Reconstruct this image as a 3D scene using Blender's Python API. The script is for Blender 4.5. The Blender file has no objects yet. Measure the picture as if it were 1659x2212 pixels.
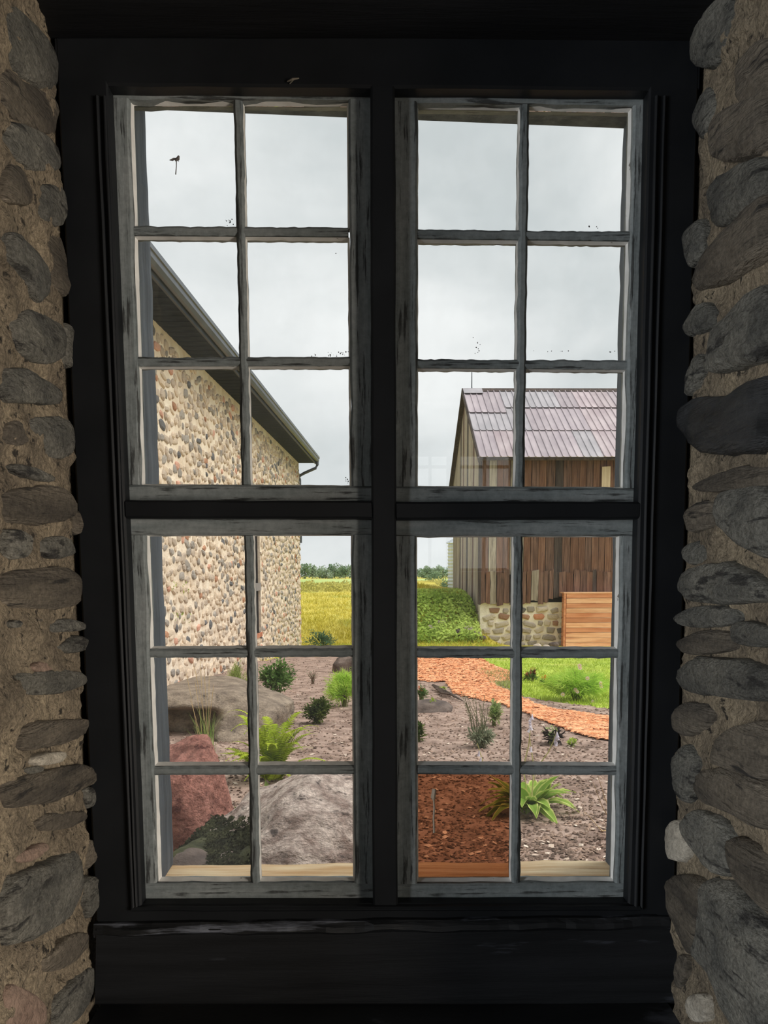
import bpy, math, random
import numpy as np
from mathutils import Vector, Matrix, noise

R = random.Random(11)
SC = bpy.context.scene
COL = SC.collection

# ------------------------------------------------------------------ camera
EYE = 1.55
F_PX = 1800.0
PP_Y = 1433.6
YAW, PITCH, ROLL = 0.0211849, -0.1075167, -0.0037907
cy_, sy_ = math.cos(YAW), math.sin(YAW)
cp_, sp_ = math.cos(PITCH), math.sin(PITCH)
_f = Vector((sy_ * cp_, cy_ * cp_, sp_))
_r = Vector((cy_, -sy_, 0))
_u = _r.cross(_f)
cr_, sr_ = math.cos(ROLL), math.sin(ROLL)
C_R = cr_ * _r + sr_ * _u
C_U = -sr_ * _r + cr_ * _u
C_F = _f
cam_d = bpy.data.cameras.new('camera')
cam_d.sensor_fit = 'VERTICAL'
cam_d.sensor_height = 24.0
cam_d.lens = F_PX / 2212.0 * 24.0
cam_d.shift_y = (PP_Y - 1106.0) / 2212.0
cam_d.clip_start = 0.02
cam_d.clip_end = 3000
cam = bpy.data.objects.new('camera', cam_d)
COL.objects.link(cam)
rot = Matrix((C_R, C_U, -C_F)).transposed()
cam.matrix_world = Matrix.Translation((0, 0, EYE)) @ rot.to_4x4()
SC.camera = cam
SC.view_settings.view_transform = 'Standard'
SC.view_settings.look = 'None'
SC.view_settings.exposure = 0.0
SC.view_settings.gamma = 1.0
SC.view_settings.use_curve_mapping = False

# ------------------------------------------------------------------ sky
W = bpy.data.worlds.new('overcast_sky')
SC.world = W
W.use_nodes = True
nt = W.node_tree
nt.nodes.clear()
out = nt.nodes.new('ShaderNodeOutputWorld')
bg = nt.nodes.new('ShaderNodeBackground')
tc = nt.nodes.new('ShaderNodeTexCoord')
mp = nt.nodes.new('ShaderNodeMapping')
mp.inputs['Scale'].default_value = (1.0, 1.0, 1.9)
n1 = nt.nodes.new('ShaderNodeTexNoise')
n1.inputs['Scale'].default_value = 3.1
n1.inputs['Detail'].default_value = 6
n1.inputs['Roughness'].default_value = 0.52
n1.inputs['Distortion'].default_value = 0.25
rp = nt.nodes.new('ShaderNodeValToRGB')
rp.color_ramp.elements[0].position = 0.33
rp.color_ramp.elements[0].color = (0.62, 0.665, 0.68, 1)
rp.color_ramp.elements[1].position = 0.64
rp.color_ramp.elements[1].color = (0.93, 0.95, 0.955, 1)
nt.links.new(tc.outputs['Generated'], mp.inputs[0])
nt.links.new(mp.outputs[0], n1.inputs['Vector'])
nt.links.new(n1.outputs['Fac'], rp.inputs[0])
nt.links.new(rp.outputs[0], bg.inputs['Color'])
bg.inputs['Strength'].default_value = 1.09
nt.links.new(bg.outputs[0], out.inputs[0])

# ------------------------------------------------------------------ lights
sun_d = bpy.data.lights.new('hazy_sun', 'SUN')
sun_d.energy = 3.8
sun_d.angle = math.radians(50)
sun_d.color = (1.0, 0.97, 0.93)
sun = bpy.data.objects.new('hazy_sun', sun_d)
COL.objects.link(sun)
sun.rotation_euler = Vector((-0.52, 0.10, -0.85)).to_track_quat('-Z', 'Y').to_euler()


def area(name, loc, aim, sx, sy, power, col):
    d = bpy.data.lights.new(name, 'AREA')
    d.shape = 'RECTANGLE'
    d.size, d.size_y, d.energy, d.color = sx, sy, power, col
    o = bpy.data.objects.new(name, d)
    COL.objects.link(o)
    o.location = loc
    o.rotation_euler = (Vector(aim) - Vector(loc)).to_track_quat('-Z', 'Y').to_euler()
    return o


# added fill lamps in invented side openings of the room (walls at x = -3 and x = 3)
area('added_fill_right', (2.93, -1.0, 1.15), (1.9, -0.55, 0.80), 1.6, 1.7, 155, (1.0, 0.90, 0.78))
area('added_fill_left', (-2.93, -1.0, 1.35), (-1.9, -0.60, 1.15), 1.6, 1.6, 105, (0.93, 0.97, 1.0))


# ------------------------------------------------------------------ helpers
def ray(px, py):
    return C_R * ((px - 829.5) / F_PX) + C_U * ((PP_Y - py) / F_PX) + C_F


def at(px, py, Y):
    d = ray(px, py)
    t = Y / d.y
    return Vector((d.x * t, Y, EYE + d.z * t))


def onx(px, py, X):
    d = ray(px, py)
    t = X / d.x
    return Vector((X, d.y * t, EYE + d.z * t))


GY = [0, 3, 33, 50, 80, 130, 250, 350, 700]
GZ = [-1.5, -1.5, -2.85, -2.43, -1.70, -1.58, -1.48, -1.9, -2.3]


def sm(t):
    t = np.clip(t, 0, 1)
    return t * t * (3 - 2 * t)


def g(x, y):
    z = np.interp(y, GY, GZ) + EYE
    bank = 2.0 * sm((x + 0.2) / 2.2) * sm((y - 30.8) / 5.0) * sm((75 - y) / 25)
    bank = bank * sm((5.6 - x) / 1.6)
    return z + bank


def ong(px, py):
    d = ray(px, py)
    lo, hi = 1.5, 900.0
    prev = 1.5
    y = 1.5
    while y < 900:
        t = y / d.y
        if EYE + d.z * t < g(d.x * t, y):
            break
        prev = y
        y *= 1.01
    lo, hi = prev, y
    for _ in range(30):
        m = (lo + hi) / 2
        t = m / d.y
        if EYE + d.z * t < g(d.x * t, m):
            hi = m
        else:
            lo = m
    t = hi / d.y
    return Vector((d.x * t, hi, float(g(d.x * t, hi))))


def project(p):
    q = Vector(p) - Vector((0, 0, EYE))
    w = q.dot(C_F)
    return 829.5 + F_PX * q.dot(C_R) / w, PP_Y - F_PX * q.dot(C_U) / w


class MB:
    def __init__(s):
        s.v, s.f, s.mi = [], [], []

    def add(s, vs, fs, m=0):
        b = len(s.v)
        s.v += [tuple(v) for v in vs]
        s.f += [tuple(b + i for i in f) for f in fs]
        s.mi += [m] * len(fs)
        return s

    def box(s, x0, x1, y0, y1, z0, z1, m=0):
        vs = [(x, y, z) for x in (x0, x1) for y in (y0, y1) for z in (z0, z1)]
        return s.add(vs, [(0, 1, 3, 2), (4, 6, 7, 5), (0, 4, 5, 1), (2, 3, 7, 6), (0, 2, 6, 4), (1, 5, 7, 3)], m)

    def prism(s, poly, off, m=0):
        off = Vector(off)
        n = len(poly)
        vs = [Vector(p) for p in poly] + [Vector(p) + off for p in poly]
        fs = [tuple(range(n)), tuple(range(2 * n - 1, n - 1, -1))]
        fs += [(i, i + n, (i + 1) % n + n, (i + 1) % n) for i in range(n)]
        return s.add(vs, fs, m)

    def tube(s, pts, rad, n=5, m=0, cap=True):
        pts = [Vector(p) for p in pts]
        if not isinstance(rad, (list, tuple)):
            rad = [rad] * len(pts)
        vs, fs = [], []
        for i, p in enumerate(pts):
            t = (pts[min(i + 1, len(pts) - 1)] - pts[max(i - 1, 0)]).normalized()
            a = t.orthogonal().normalized() if abs(t.z) > .95 else t.cross(Vector((0, 0, 1))).normalized()
            b = t.cross(a)
            for k in range(n):
                an = 2 * math.pi * k / n
                vs.append(p + (a * math.cos(an) + b * math.sin(an)) * rad[i])
        for i in range(len(pts) - 1):
            for k in range(n):
                fs.append((i * n + k, i * n + (k + 1) % n, (i + 1) * n + (k + 1) % n, (i + 1) * n + k))
        if cap:
            fs.append(tuple(range(n - 1, -1, -1)))
            fs.append(tuple((len(pts) - 1) * n + k for k in range(n)))
        return s.add(vs, fs, m)

    def beam(s, a, b, w, h, up=(0, 0, 1), m=0):
        a, b = Vector(a), Vector(b)
        t = (b - a).normalized()
        x = t.cross(Vector(up)).normalized() * (w / 2)
        y = x.cross(t).normalized() * (h / 2)
        vs = [p + sx * x + sy * y for p in (a, b) for sx, sy in ((-1, -1), (1, -1), (1, 1), (-1, 1))]
        return s.add(vs, [(0, 1, 2, 3), (7, 6, 5, 4), (0, 4, 5, 1), (1, 5, 6, 2), (2, 6, 7, 3), (3, 7, 4, 0)], m)


ORI = {}


def tag(o, label=None, cat=None, group=None, kind=None):
    if label:
        o['label'] = label
    if cat:
        o['category'] = cat
    if group:
        o['group'] = group
    if kind:
        o['kind'] = kind
    return o


def thing(name, loc, label, cat, group=None, kind=None):
    o = bpy.data.objects.new(name, None)
    o.empty_display_size = .1
    COL.objects.link(o)
    o.location = loc
    ORI[o.name] = Vector(loc)
    return tag(o, label, cat, group, kind)


def fixmesh(me, smooth=False):
    import bmesh
    bm = bmesh.new()
    bm.from_mesh(me)
    bmesh.ops.recalc_face_normals(bm, faces=bm.faces)
    bm.to_mesh(me)
    bm.free()
    if smooth:
        me.polygons.foreach_set('use_smooth', [True] * len(me.polygons))


def obj(name, mb, mat, parent=None, smooth=False, recalc=True, kind=None):
    me = bpy.data.meshes.new(name)
    V = np.array(mb.v, dtype=float)
    if parent is not None:
        org = ORI[parent.name]
    else:
        lo, hi = V.min(0), V.max(0)
        org = Vector(((lo[0] + hi[0]) / 2, (lo[1] + hi[1]) / 2, lo[2]))
    V = V - np.array(org)
    me.from_pydata(V.tolist(), [], mb.f)
    mats = mat if isinstance(mat, (list, tuple)) else [mat]
    for m in mats:
        me.materials.append(m)
    if len(mats) > 1:
        me.polygons.foreach_set('material_index', mb.mi)
    if recalc:
        fixmesh(me, smooth)
    elif smooth:
        me.polygons.foreach_set('use_smooth', [True] * len(me.polygons))
    o = bpy.data.objects.new(name, me)
    COL.objects.link(o)
    if parent is not None:
        o.parent = parent
    else:
        o.location = org
    ORI[o.name] = Vector(org)
    if kind:
        o['kind'] = kind
    return o


def place(name, me, mat4, parent):
    """a shared mesh as a part of parent at a world matrix"""
    o = bpy.data.objects.new(name, me)
    COL.objects.link(o)
    o.parent = parent
    o.matrix_basis = Matrix.Translation(-ORI[parent.name]) @ mat4
    return o


def fbm(p, s, o=4):
    return noise.fractal(Vector(p) * s, 1.0, 2.0, o, noise_basis='PERLIN_ORIGINAL')


# ------------------------------------------------------------------ materials
def srgb(r, g_, b):
    def f(c):
        c /= 255.0
        return c / 12.92 if c <= .04045 else ((c + .055) / 1.055) ** 2.4
    return (f(r), f(g_), f(b))


def mk(name):
    m = bpy.data.materials.new(name)
    m.use_nodes = True
    t = m.node_tree
    t.nodes.clear()
    o = t.nodes.new('ShaderNodeOutputMaterial')
    return m, t, o


def ramp(t, fac, c1, c2, p0=.35, p1=.65):
    r = t.nodes.new('ShaderNodeValToRGB')
    r.color_ramp.elements[0].position = p0
    r.color_ramp.elements[1].position = p1
    r.color_ramp.elements[0].color = (*c1, 1)
    r.color_ramp.elements[1].color = (*c2, 1)
    t.links.new(fac, r.inputs[0])
    return r.outputs[0]


def noisef(t, co, scale, stretch=(1, 1, 1), detail=5, rough=.55, dist=0):
    mp = t.nodes.new('ShaderNodeMapping')
    mp.inputs['Scale'].default_value = stretch
    t.links.new(co, mp.inputs[0])
    n = t.nodes.new('ShaderNodeTexNoise')
    n.inputs['Scale'].default_value = scale
    n.inputs['Detail'].default_value = detail
    n.inputs['Roughness'].default_value = rough
    n.inputs['Distortion'].default_value = dist
    t.links.new(mp.outputs[0], n.inputs['Vector'])
    return n.outputs['Fac']


def mixc(t, fac, a, b, mode='MIX'):
    m = t.nodes.new('ShaderNodeMix')
    m.data_type = 'RGBA'
    m.blend_type = mode
    if hasattr(fac, 'is_linked') or hasattr(fac, 'links'):
        t.links.new(fac, m.inputs[0])
    else:
        m.inputs[0].default_value = fac
    for k, v in ((6, a), (7, b)):
        if isinstance(v, tuple):
            m.inputs[k].default_value = (*v, 1)
        else:
            t.links.new(v, m.inputs[k])
    return m.outputs[2]


def M(name, c1, c2, scale=4, stretch=(1, 1, 1), rough=.85, bump=.3, bscale=None, bstretch=None, bdist=.01,
      c3=None, s3=3, st3=(1, 1, 1), lo3=.55, hi3=.6, rnd=0, island=0, p0=.35, p1=.65, spec=.3, leaf=0, detail=5, metal=0, grain=0, gs=80):
    m, t, o = mk(name)
    tcn = t.nodes.new('ShaderNodeTexCoord')
    co = tcn.outputs['Object']
    if rnd:
        oi = t.nodes.new('ShaderNodeObjectInfo')
        ad = t.nodes.new('ShaderNodeVectorMath')
        ad.operation = 'ADD'
        mu = t.nodes.new('ShaderNodeVectorMath')
        mu.operation = 'SCALE'
        mu.inputs[0].default_value = (37.1, 17.3, 51.7)
        t.links.new(oi.outputs['Random'], mu.inputs['Scale'])
        t.links.new(co, ad.inputs[0])
        t.links.new(mu.outputs[0], ad.inputs[1])
        co = ad.outputs[0]
    col = ramp(t, noisef(t, co, scale, stretch, detail), c1, c2, p0, p1)
    if c3 is not None:
        fac = ramp(t, noisef(t, co, s3, st3, 6, .65), (0, 0, 0), (1, 1, 1), lo3, hi3)
        col = mixc(t, fac, col, c3)
    for amt, src in ((rnd, 'oi'), (island, 'geo'), (grain, 'grain')):
        if not amt:
            continue
        if src == 'oi':
            val = oi.outputs['Random']
        elif src == 'geo':
            ge = t.nodes.new('ShaderNodeNewGeometry')
            val = ge.outputs['Random Per Island']
        else:
            val = noisef(t, co, gs, (1, 1, 1), 5, .75)
        mr = t.nodes.new('ShaderNodeMapRange')
        if src == 'grain':
            mr.inputs['From Min'].default_value = .32
            mr.inputs['From Max'].default_value = .68
        mr.inputs['To Min'].default_value = 1 - amt
        mr.inputs['To Max'].default_value = 1 + amt
        t.links.new(val, mr.inputs[0])
        h = t.nodes.new('ShaderNodeHueSaturation')
        t.links.new(mr.outputs[0], h.inputs['Value'])
        t.links.new(col, h.inputs['Color'])
        col = h.outputs[0]
    if leaf:
        d = t.nodes.new('ShaderNodeBsdfDiffuse')
        tr = t.nodes.new('ShaderNodeBsdfTranslucent')
        mx = t.nodes.new('ShaderNodeMixShader')
        mx.inputs[0].default_value = leaf
        t.links.new(col, d.inputs[0])
        t.links.new(col, tr.inputs[0])
        t.links.new(d.outputs[0], mx.inputs[1])
        t.links.new(tr.outputs[0], mx.inputs[2])
        t.links.new(mx.outputs[0], o.inputs[0])
        return m
    b = t.nodes.new('ShaderNodeBsdfPrincipled')
    b.inputs['Roughness'].default_value = rough
    b.inputs['Metallic'].default_value = metal
    b.inputs['Specular IOR Level'].default_value = spec
    t.links.new(col, b.inputs['Base Color'])
    if bump:
        bn = t.nodes.new('ShaderNodeBump')
        bn.inputs['Strength'].default_value = bump
        bn.inputs['Distance'].default_value = bdist
        t.links.new(noisef(t, co, bscale or scale * 3, bstretch or stretch, 7, .62), bn.inputs['Height'])
        t.links.new(bn.outputs[0], b.inputs['Normal'])
    t.links.new(b.outputs[0], o.inputs[0])
    return m


def glass_mat(name, tint, dust):
    m, t, o = mk(name)
    tr = t.nodes.new('ShaderNodeBsdfTransparent')
    tr.inputs[0].default_value = (*tint, 1)
    gl = t.nodes.new('ShaderNodeBsdfGlossy')
    gl.inputs['Roughness'].default_value = 0.0
    fr = t.nodes.new('ShaderNodeFresnel')
    fr.inputs['IOR'].default_value = 1.5
    m1 = t.nodes.new('ShaderNodeMixShader')
    t.links.new(fr.outputs[0], m1.inputs[0])
    t.links.new(tr.outputs[0], m1.inputs[1])
    t.links.new(gl.outputs[0], m1.inputs[2])
    df = t.nodes.new('ShaderNodeBsdfDiffuse')
    df.inputs[0].default_value = (.75 * tint[0], .78 * tint[1], .8 * tint[2], 1)
    tl = t.nodes.new('ShaderNodeBsdfTranslucent')
    tl.inputs[0].default_value = (.75 * tint[0], .78 * tint[1], .8 * tint[2], 1)
    m2 = t.nodes.new('ShaderNodeMixShader')
    m2.inputs[0].default_value = .6
    t.links.new(df.outputs[0], m2.inputs[1])
    t.links.new(tl.outputs[0], m2.inputs[2])
    tcn = t.nodes.new('ShaderNodeTexCoord')
    n = noisef(t, tcn.outputs['Object'], 14, (1, 1, .6), 8, .7)
    mr = t.nodes.new('ShaderNodeMapRange')
    mr.inputs['From Min'].default_value = .35
    mr.inputs['From Max'].default_value = .8
    mr.inputs['To Min'].default_value = dust * .5
    mr.inputs['To Max'].default_value = dust * 2.2
    t.links.new(n, mr.inputs[0])
    m3 = t.nodes.new('ShaderNodeMixShader')
    t.links.new(mr.outputs[0], m3.inputs[0])
    t.links.new(m1.outputs[0], m3.inputs[1])
    t.links.new(m2.outputs[0], m3.inputs[2])
    t.links.new(m3.outputs[0], o.inputs[0])
    return m


BLACK = M('black_frame_paint', (.0062, .0072, .0088), (.0105, .0118, .0138), 6, (1, 1, 1), .55, .25, 30, bdist=.002, spec=.25)
BLACKW = M('worn_black_timber', (.0062, .0068, .0078), (.013, .014, .016), 5, (.4, 1, 6), .6, .5, 12, (.4, 1, 6), bdist=.004,
           c3=(.06, .065, .08), s3=4, st3=(.6, 1, 5), lo3=.62, hi3=.72, spec=.25)
STOOLW = M('scuffed_stool_timber', (.0062, .0068, .0078), (.013, .014, .016), 5, (.4, 1, 6), .5, .7, 12, (.4, 1, 6), bdist=.006,
           c3=(.13, .14, .17), s3=5, st3=(.7, 2, 9), lo3=.54, hi3=.64, spec=.4)
LINTEL = M('dark_lintel_timber', (.0065, .0068, .0078), (.013, .0135, .0155), 4, (.3, 2, 2), .7, .4, 9, (.3, 3, 3), spec=.2)
SASH_V = M('sash_paint_upright', (.17, .195, .198), (.265, .285, .285), 9, (5, 5, .5), .75, .6, 14, (6, 6, .4), bdist=.003,
           c3=(.05, .053, .053), s3=13, st3=(8, 8, .6), lo3=.55, hi3=.62, grain=.2, gs=60)
SASH_H = M('sash_paint_level', (.17, .195, .198), (.265, .285, .285), 9, (.5, 5, 5), .75, .6, 14, (.4, 6, 6), bdist=.003,
           c3=(.05, .053, .053), s3=13, st3=(.6, 8, 8), lo3=.55, hi3=.62, grain=.2, gs=60)
BEAD = M('glazing_bead_paint', (.70, .69, .66), (.88, .87, .84), 20, (1, 1, 1), .8, .5, 50, bdist=.002, c3=(.2, .18, .16), s3=26,
         lo3=.66, hi3=.7)
GLASS = glass_mat('old_window_glass', (.985, .99, .985), .022)
AMBER = glass_mat('amber_tinted_glass', (.66, .47, .36), .03)
JAMB = M('outer_jamb_timber', (.06, .075, .10), (.14, .165, .205), 7, (5, 5, .4), .8, .7, 16, (6, 6, .4), bdist=.004,
         c3=(.20, .21, .225), s3=12, st3=(4, 4, .6), lo3=.66, hi3=.74)
SILLW = M('bare_sill_timber', srgb(208, 166, 116), srgb(248, 224, 184), 9, (.35, 4, 4), .8, .7, 16, (.3, 7, 4), bdist=.004,
          c3=srgb(170, 124, 80), s3=6, st3=(.4, 8, 4), lo3=.58, hi3=.7)
MORTAR = M('reveal_mortar', (.17, .138, .10), (.34, .275, .19), 9, rough=.95, bump=1.0, bscale=55, bdist=.028,
           c3=(.045, .038, .03), s3=46, lo3=.585, hi3=.64, grain=.5, gs=150)
ST_BROWN = M('brown_fieldstone', (.11, .095, .078), (.23, .195, .15), 7, (1, .5, 3), .9, 1, 34, (1, .5, 4), bdist=.03, c3=(.05, .045, .04), s3=13,
             st3=(1, .5, 5), lo3=.57, hi3=.66, rnd=.15, grain=.4, gs=120)
ST_GREY = M('grey_fieldstone', (.10, .098, .088), (.21, .20, .17), 8, (1, 1, 1.8), .9, 1, 42, (1, .8, 2), bdist=.025, rnd=.18,
            c3=(.045, .043, .04), s3=14, st3=(1, .6, 3), lo3=.56, hi3=.63, grain=.5, gs=150)
ST_PALE = M('pale_fieldstone', (.36, .32, .26), (.52, .47, .39), 12, (1, 1, 2), .9, 1, 44, bdist=.015, grain=.3)
ST_DARK = M('black_shale', (.018, .019, .02), (.055, .057, .06), 8, (1, .6, 3), .55, 1, 18, (1, .5, 4), bdist=.05, spec=.5, grain=.3)
ST_PINK = M('pinkish_fieldstone', (.20, .135, .105), (.28, .20, .155), 7, rough=.9, bump=1, bscale=44, bdist=.015, grain=.35)
SOIL_IN = M('plain_wall_render', (.10, .09, .08), (.15, .135, .12), 5, rough=.95, bump=.3)

# ------------------------------------------------------------------ room shell
YF = 1.585            # front of the black frame
YS = 1.620            # front of the sashes
YG = 1.645            # glass
YO = 1.80             # outer edge of the outer timber frame
XL = at(150, 800, YF).x
XR = at(1488, 800, YF).x
ZT = at(829, 82, YF).z
ZB = at(829, 2168, YF).z
H_C = 3.4
room = []


def struct(name, mb, mat, label, cat):
    o = obj(name, mb, mat)
    return tag(o, label, cat, kind='structure')


mb = MB()
mb.box(-3.0, XL - .012, .98, YO + .02, -.6, H_C)
mb.box(XR + .012, 3.0, .98, YO + .02, -.6, H_C)
mb.box(XL - .012, XR + .012, 1.66, YO + .02, ZT + .05, H_C)
mb.box(XL - .012, XR + .012, .98, YO + .02, -.6, ZB - .10)


def reveal(mb, X, sgn):
    ny, nz = 80, 330
    ys = np.linspace(1.0, YF + .06, ny)
    zs = np.linspace(ZB - .12, ZT + .14, nz)
    vs, fs = [], []
    for j, z in enumerate(zs):
        for i, y in enumerate(ys):
            d = .010 * fbm((y * 1.0, z * 1.6, X), 8, 5) + .007 * fbm((y, z * 1.3, X + 3), 26, 4) + .004
            gap = max(0.0, 1 - (YF - y) / (.035 + .025 * fbm((0, z, X), 12, 3))) if y < YF else 1.0
            d -= .020 * min(1.0, gap * 1.6)
            if i == 0:
                d, y = -.03, .981
            vs.append((X + sgn * d, y, z))
    for j in range(nz - 1):
        for i in range(ny - 1):
            a = j * ny + i
            fs.append((a, a + 1, a + ny + 1, a + ny))
    mb.add(vs, fs)


reveal(mb, XL, 1)
reveal(mb, XR, -1)
wall_front = obj('wall_front', mb, MORTAR, recalc=True)
tag(wall_front, 'thick rough mortared fieldstone wall around the deep window opening', 'wall', kind='structure')


def stone_patch(name, pts, nrm, H, mat, parent, seed):
    pts = [Vector(p) for p in pts]
    for _ in range(2):
        q = []
        for i, p in enumerate(pts):
            n = pts[(i + 1) % len(pts)]
            q += [p * .78 + n * .22, p * .22 + n * .78]
        pts = q
    nrm = Vector(nrm)
    c = sum(pts, Vector()) / len(pts)
    rad = sum((p - c).length for p in pts) / len(pts)
    H = H * .62
    rings = ((1.04, -.7), (1.0, .05), (.965, .5), (.90, .74), (.78, .86), (.64, .92), (.48, .97), (.32, 1.0), (.16, 1.02))
    vs, fs = [], []
    n = len(pts)
    tilt = Vector((R.uniform(-.25, .25), R.uniform(-.25, .25), R.uniform(-.25, .25)))
    for k, (s, h) in enumerate(rings):
        for p in pts:
            v = c + (p - c) * s
            off = fbm(v + Vector((seed * 3.1, 0, 0)), 14, 5)
            rid = 1 - abs(noise.noise(v * Vector((1, .6, 3)).length * 4 + Vector((0, 0, seed))))
            hh = H * (h + .18 * (rid - .6) * min(1, k * .5)) + (.0055 * off + .0035 * fbm(v + Vector((0, seed, 0)), 45, 3)) * min(1, k * .4) + (v - c).dot(tilt) * .22 * (k > 0)
            ed = Vector((0, 0, 0)) if k > 2 else (p - c).normalized() * (.06 * rad * fbm(p + Vector((seed, 0, 0)), 30, 2))
            vs.append(v + nrm * hh + ed)
    vs.append(c + nrm * H * (1.03 + .3 * fbm(c, 14, 4)))
    for k in range(len(rings) - 1):
        for i in range(n):
            fs.append((k * n + i, k * n + (i + 1) % n, (k + 1) * n + (i + 1) % n, (k + 1) * n + i))
    b = (len(rings) - 1) * n
    for i in range(n):
        fs.append((b + i, b + (i + 1) % n, len(vs) - 1))
    m = MB().add(vs, fs)
    return obj(name, m, mat, parent, smooth=True)


def grow(pp, k):
    cx = sum(p[0] for p in pp) / len(pp)
    cy = sum(p[1] for p in pp) / len(pp)
    return [(cx + (x - cx) * k, cy + (y - cy) * k) for x, y in pp]


B_, G_, P_, D_, K_ = ST_BROWN, ST_GREY, ST_PALE, ST_DARK, ST_PINK
LEFT = [
    (G_, .02, [(0, 20), (40, 22), (108, 110), (116, 190), (60, 180), (0, 120)]),
    (B_, .015, [(0, 140), (50, 180), (116, 215), (120, 290), (70, 285), (0, 235)]),
    (G_, .018, [(10, 262), (60, 275), (118, 310), (124, 372), (60, 368), (10, 330)]),
    (B_, .02, [(0, 350), (45, 365), (70, 400), (60, 445), (20, 440), (0, 430)]),
    (G_, .022, [(75, 395), (126, 400), (132, 480), (95, 492), (72, 450)]),
    (G_, .035, [(0, 495), (40, 520), (86, 585), (88, 628), (68, 656), (48, 640), (38, 600), (0, 560)]),
    (B_, .018, [(92, 508), (136, 512), (140, 640), (118, 628), (92, 600)]),
    (G_, .030, [(18, 690), (58, 668), (122, 698), (136, 728), (124, 782), (62, 786), (30, 745)]),
    (G_, .028, [(0, 795), (50, 800), (120, 838), (130, 872), (70, 874), (10, 868), (0, 850)]),
    (B_, .018, [(0, 920), (40, 905), (58, 950), (34, 965), (0, 955)]),
    (G_, .026, [(52, 905), (128, 898), (148, 935), (142, 988), (92, 992), (68, 950)]),
    (G_, .030, [(18, 1002), (60, 1008), (100, 1030), (98, 1042), (60, 1036), (24, 1026)]),
    (B_, .030, [(0, 1062), (98, 1045), (140, 1072), (146, 1120), (62, 1134), (0, 1124)]),
    (G_, .024, [(0, 1142), (50, 1148), (66, 1176), (52, 1204), (0, 1208)]),
    (G_, .020, [(84, 1162), (150, 1158), (162, 1200), (102, 1208), (82, 1190)]),
    (B_, .032, [(0, 1234), (130, 1226), (160, 1250), (156, 1298), (122, 1314), (0, 1312)]),
    (G_, .020, [(88, 1362), (124, 1334), (168, 1344), (168, 1362), (100, 1368)]),
    (G_, .022, [(116, 1396), (160, 1370), (180, 1384), (166, 1408), (130, 1410)]),
    (K_, .014, [(56, 1440), (80, 1428), (112, 1436), (108, 1450), (64, 1452)]),
    (G_, .022, [(0, 1462), (100, 1446), (165, 1452), (172, 1480), (110, 1500), (0, 1502)]),
    (B_, .030, [(36, 1590), (60, 1560), (120, 1556), (182, 1552), (186, 1576), (150, 1600), (60, 1620), (34, 1618)]),
    (P_, .026, [(50, 1642), (80, 1626), (130, 1622), (144, 1633), (120, 1648), (64, 1656)]),
    (G_, .016, [(46, 1658), (80, 1654), (92, 1662), (64, 1676), (48, 1670)]),
    (B_, .032, [(0, 1692), (60, 1672), (150, 1650), (186, 1662), (188, 1690), (130, 1722), (60, 1738), (0, 1746)]),
    (B_, .024, [(68, 1782), (95, 1756), (160, 1752), (176, 1764), (142, 1790), (76, 1797)]),
    (K_, .020, [(28, 1846), (90, 1818), (102, 1830), (60, 1862), (30, 1864)]),
    (G_, .036, [(0, 1905), (60, 1878), (165, 1828), (171, 1930), (142, 1986), (60, 2022), (0, 2044)]),
    (B_, .028, [(66, 2078), (150, 2012), (188, 2020), (172, 2060), (100, 2104)]),
    (K_, .022, [(0, 2122), (50, 2142), (84, 2160), (92, 2212), (40, 2240), (0, 2240)]),
    (G_, .026, [(118, 2145), (196, 2080), (200, 2150), (150, 2212), (104, 2216)]),
    (G_, .020, [(170, 1704), (190, 1698), (193, 1740), (178, 1748)]),
    (B_, .018, [(174, 1820), (198, 1812), (200, 1850), (180, 1884)]),
    (G_, .022, [(178, 1902), (202, 1890), (206, 1950), (184, 1992)]),
    (G_, .018, [(128, 700), (146, 700), (150, 780), (138, 800)]),
    (B_, .016, [(150, 1110), (164, 1100), (168, 1150), (156, 1156)]),
    (G_, .014, [(16, 1344), (30, 1338), (42, 1345), (36, 1356), (20, 1356)]),
    (G_, .014, [(16, 1522), (30, 1516), (40, 1526), (30, 1538), (18, 1534)]),
    (B_, .012, [(70, 1270 + 70), (84, 1334), (92, 1344), (80, 1352)]),
]
for i, (mt, H, pp) in enumerate(LEFT):
    stone_patch('stone', [onx(x, y, XL) for x, y in grow(pp, 1.07)], (1, 0, 0), H, mt, wall_front, i)
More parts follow.
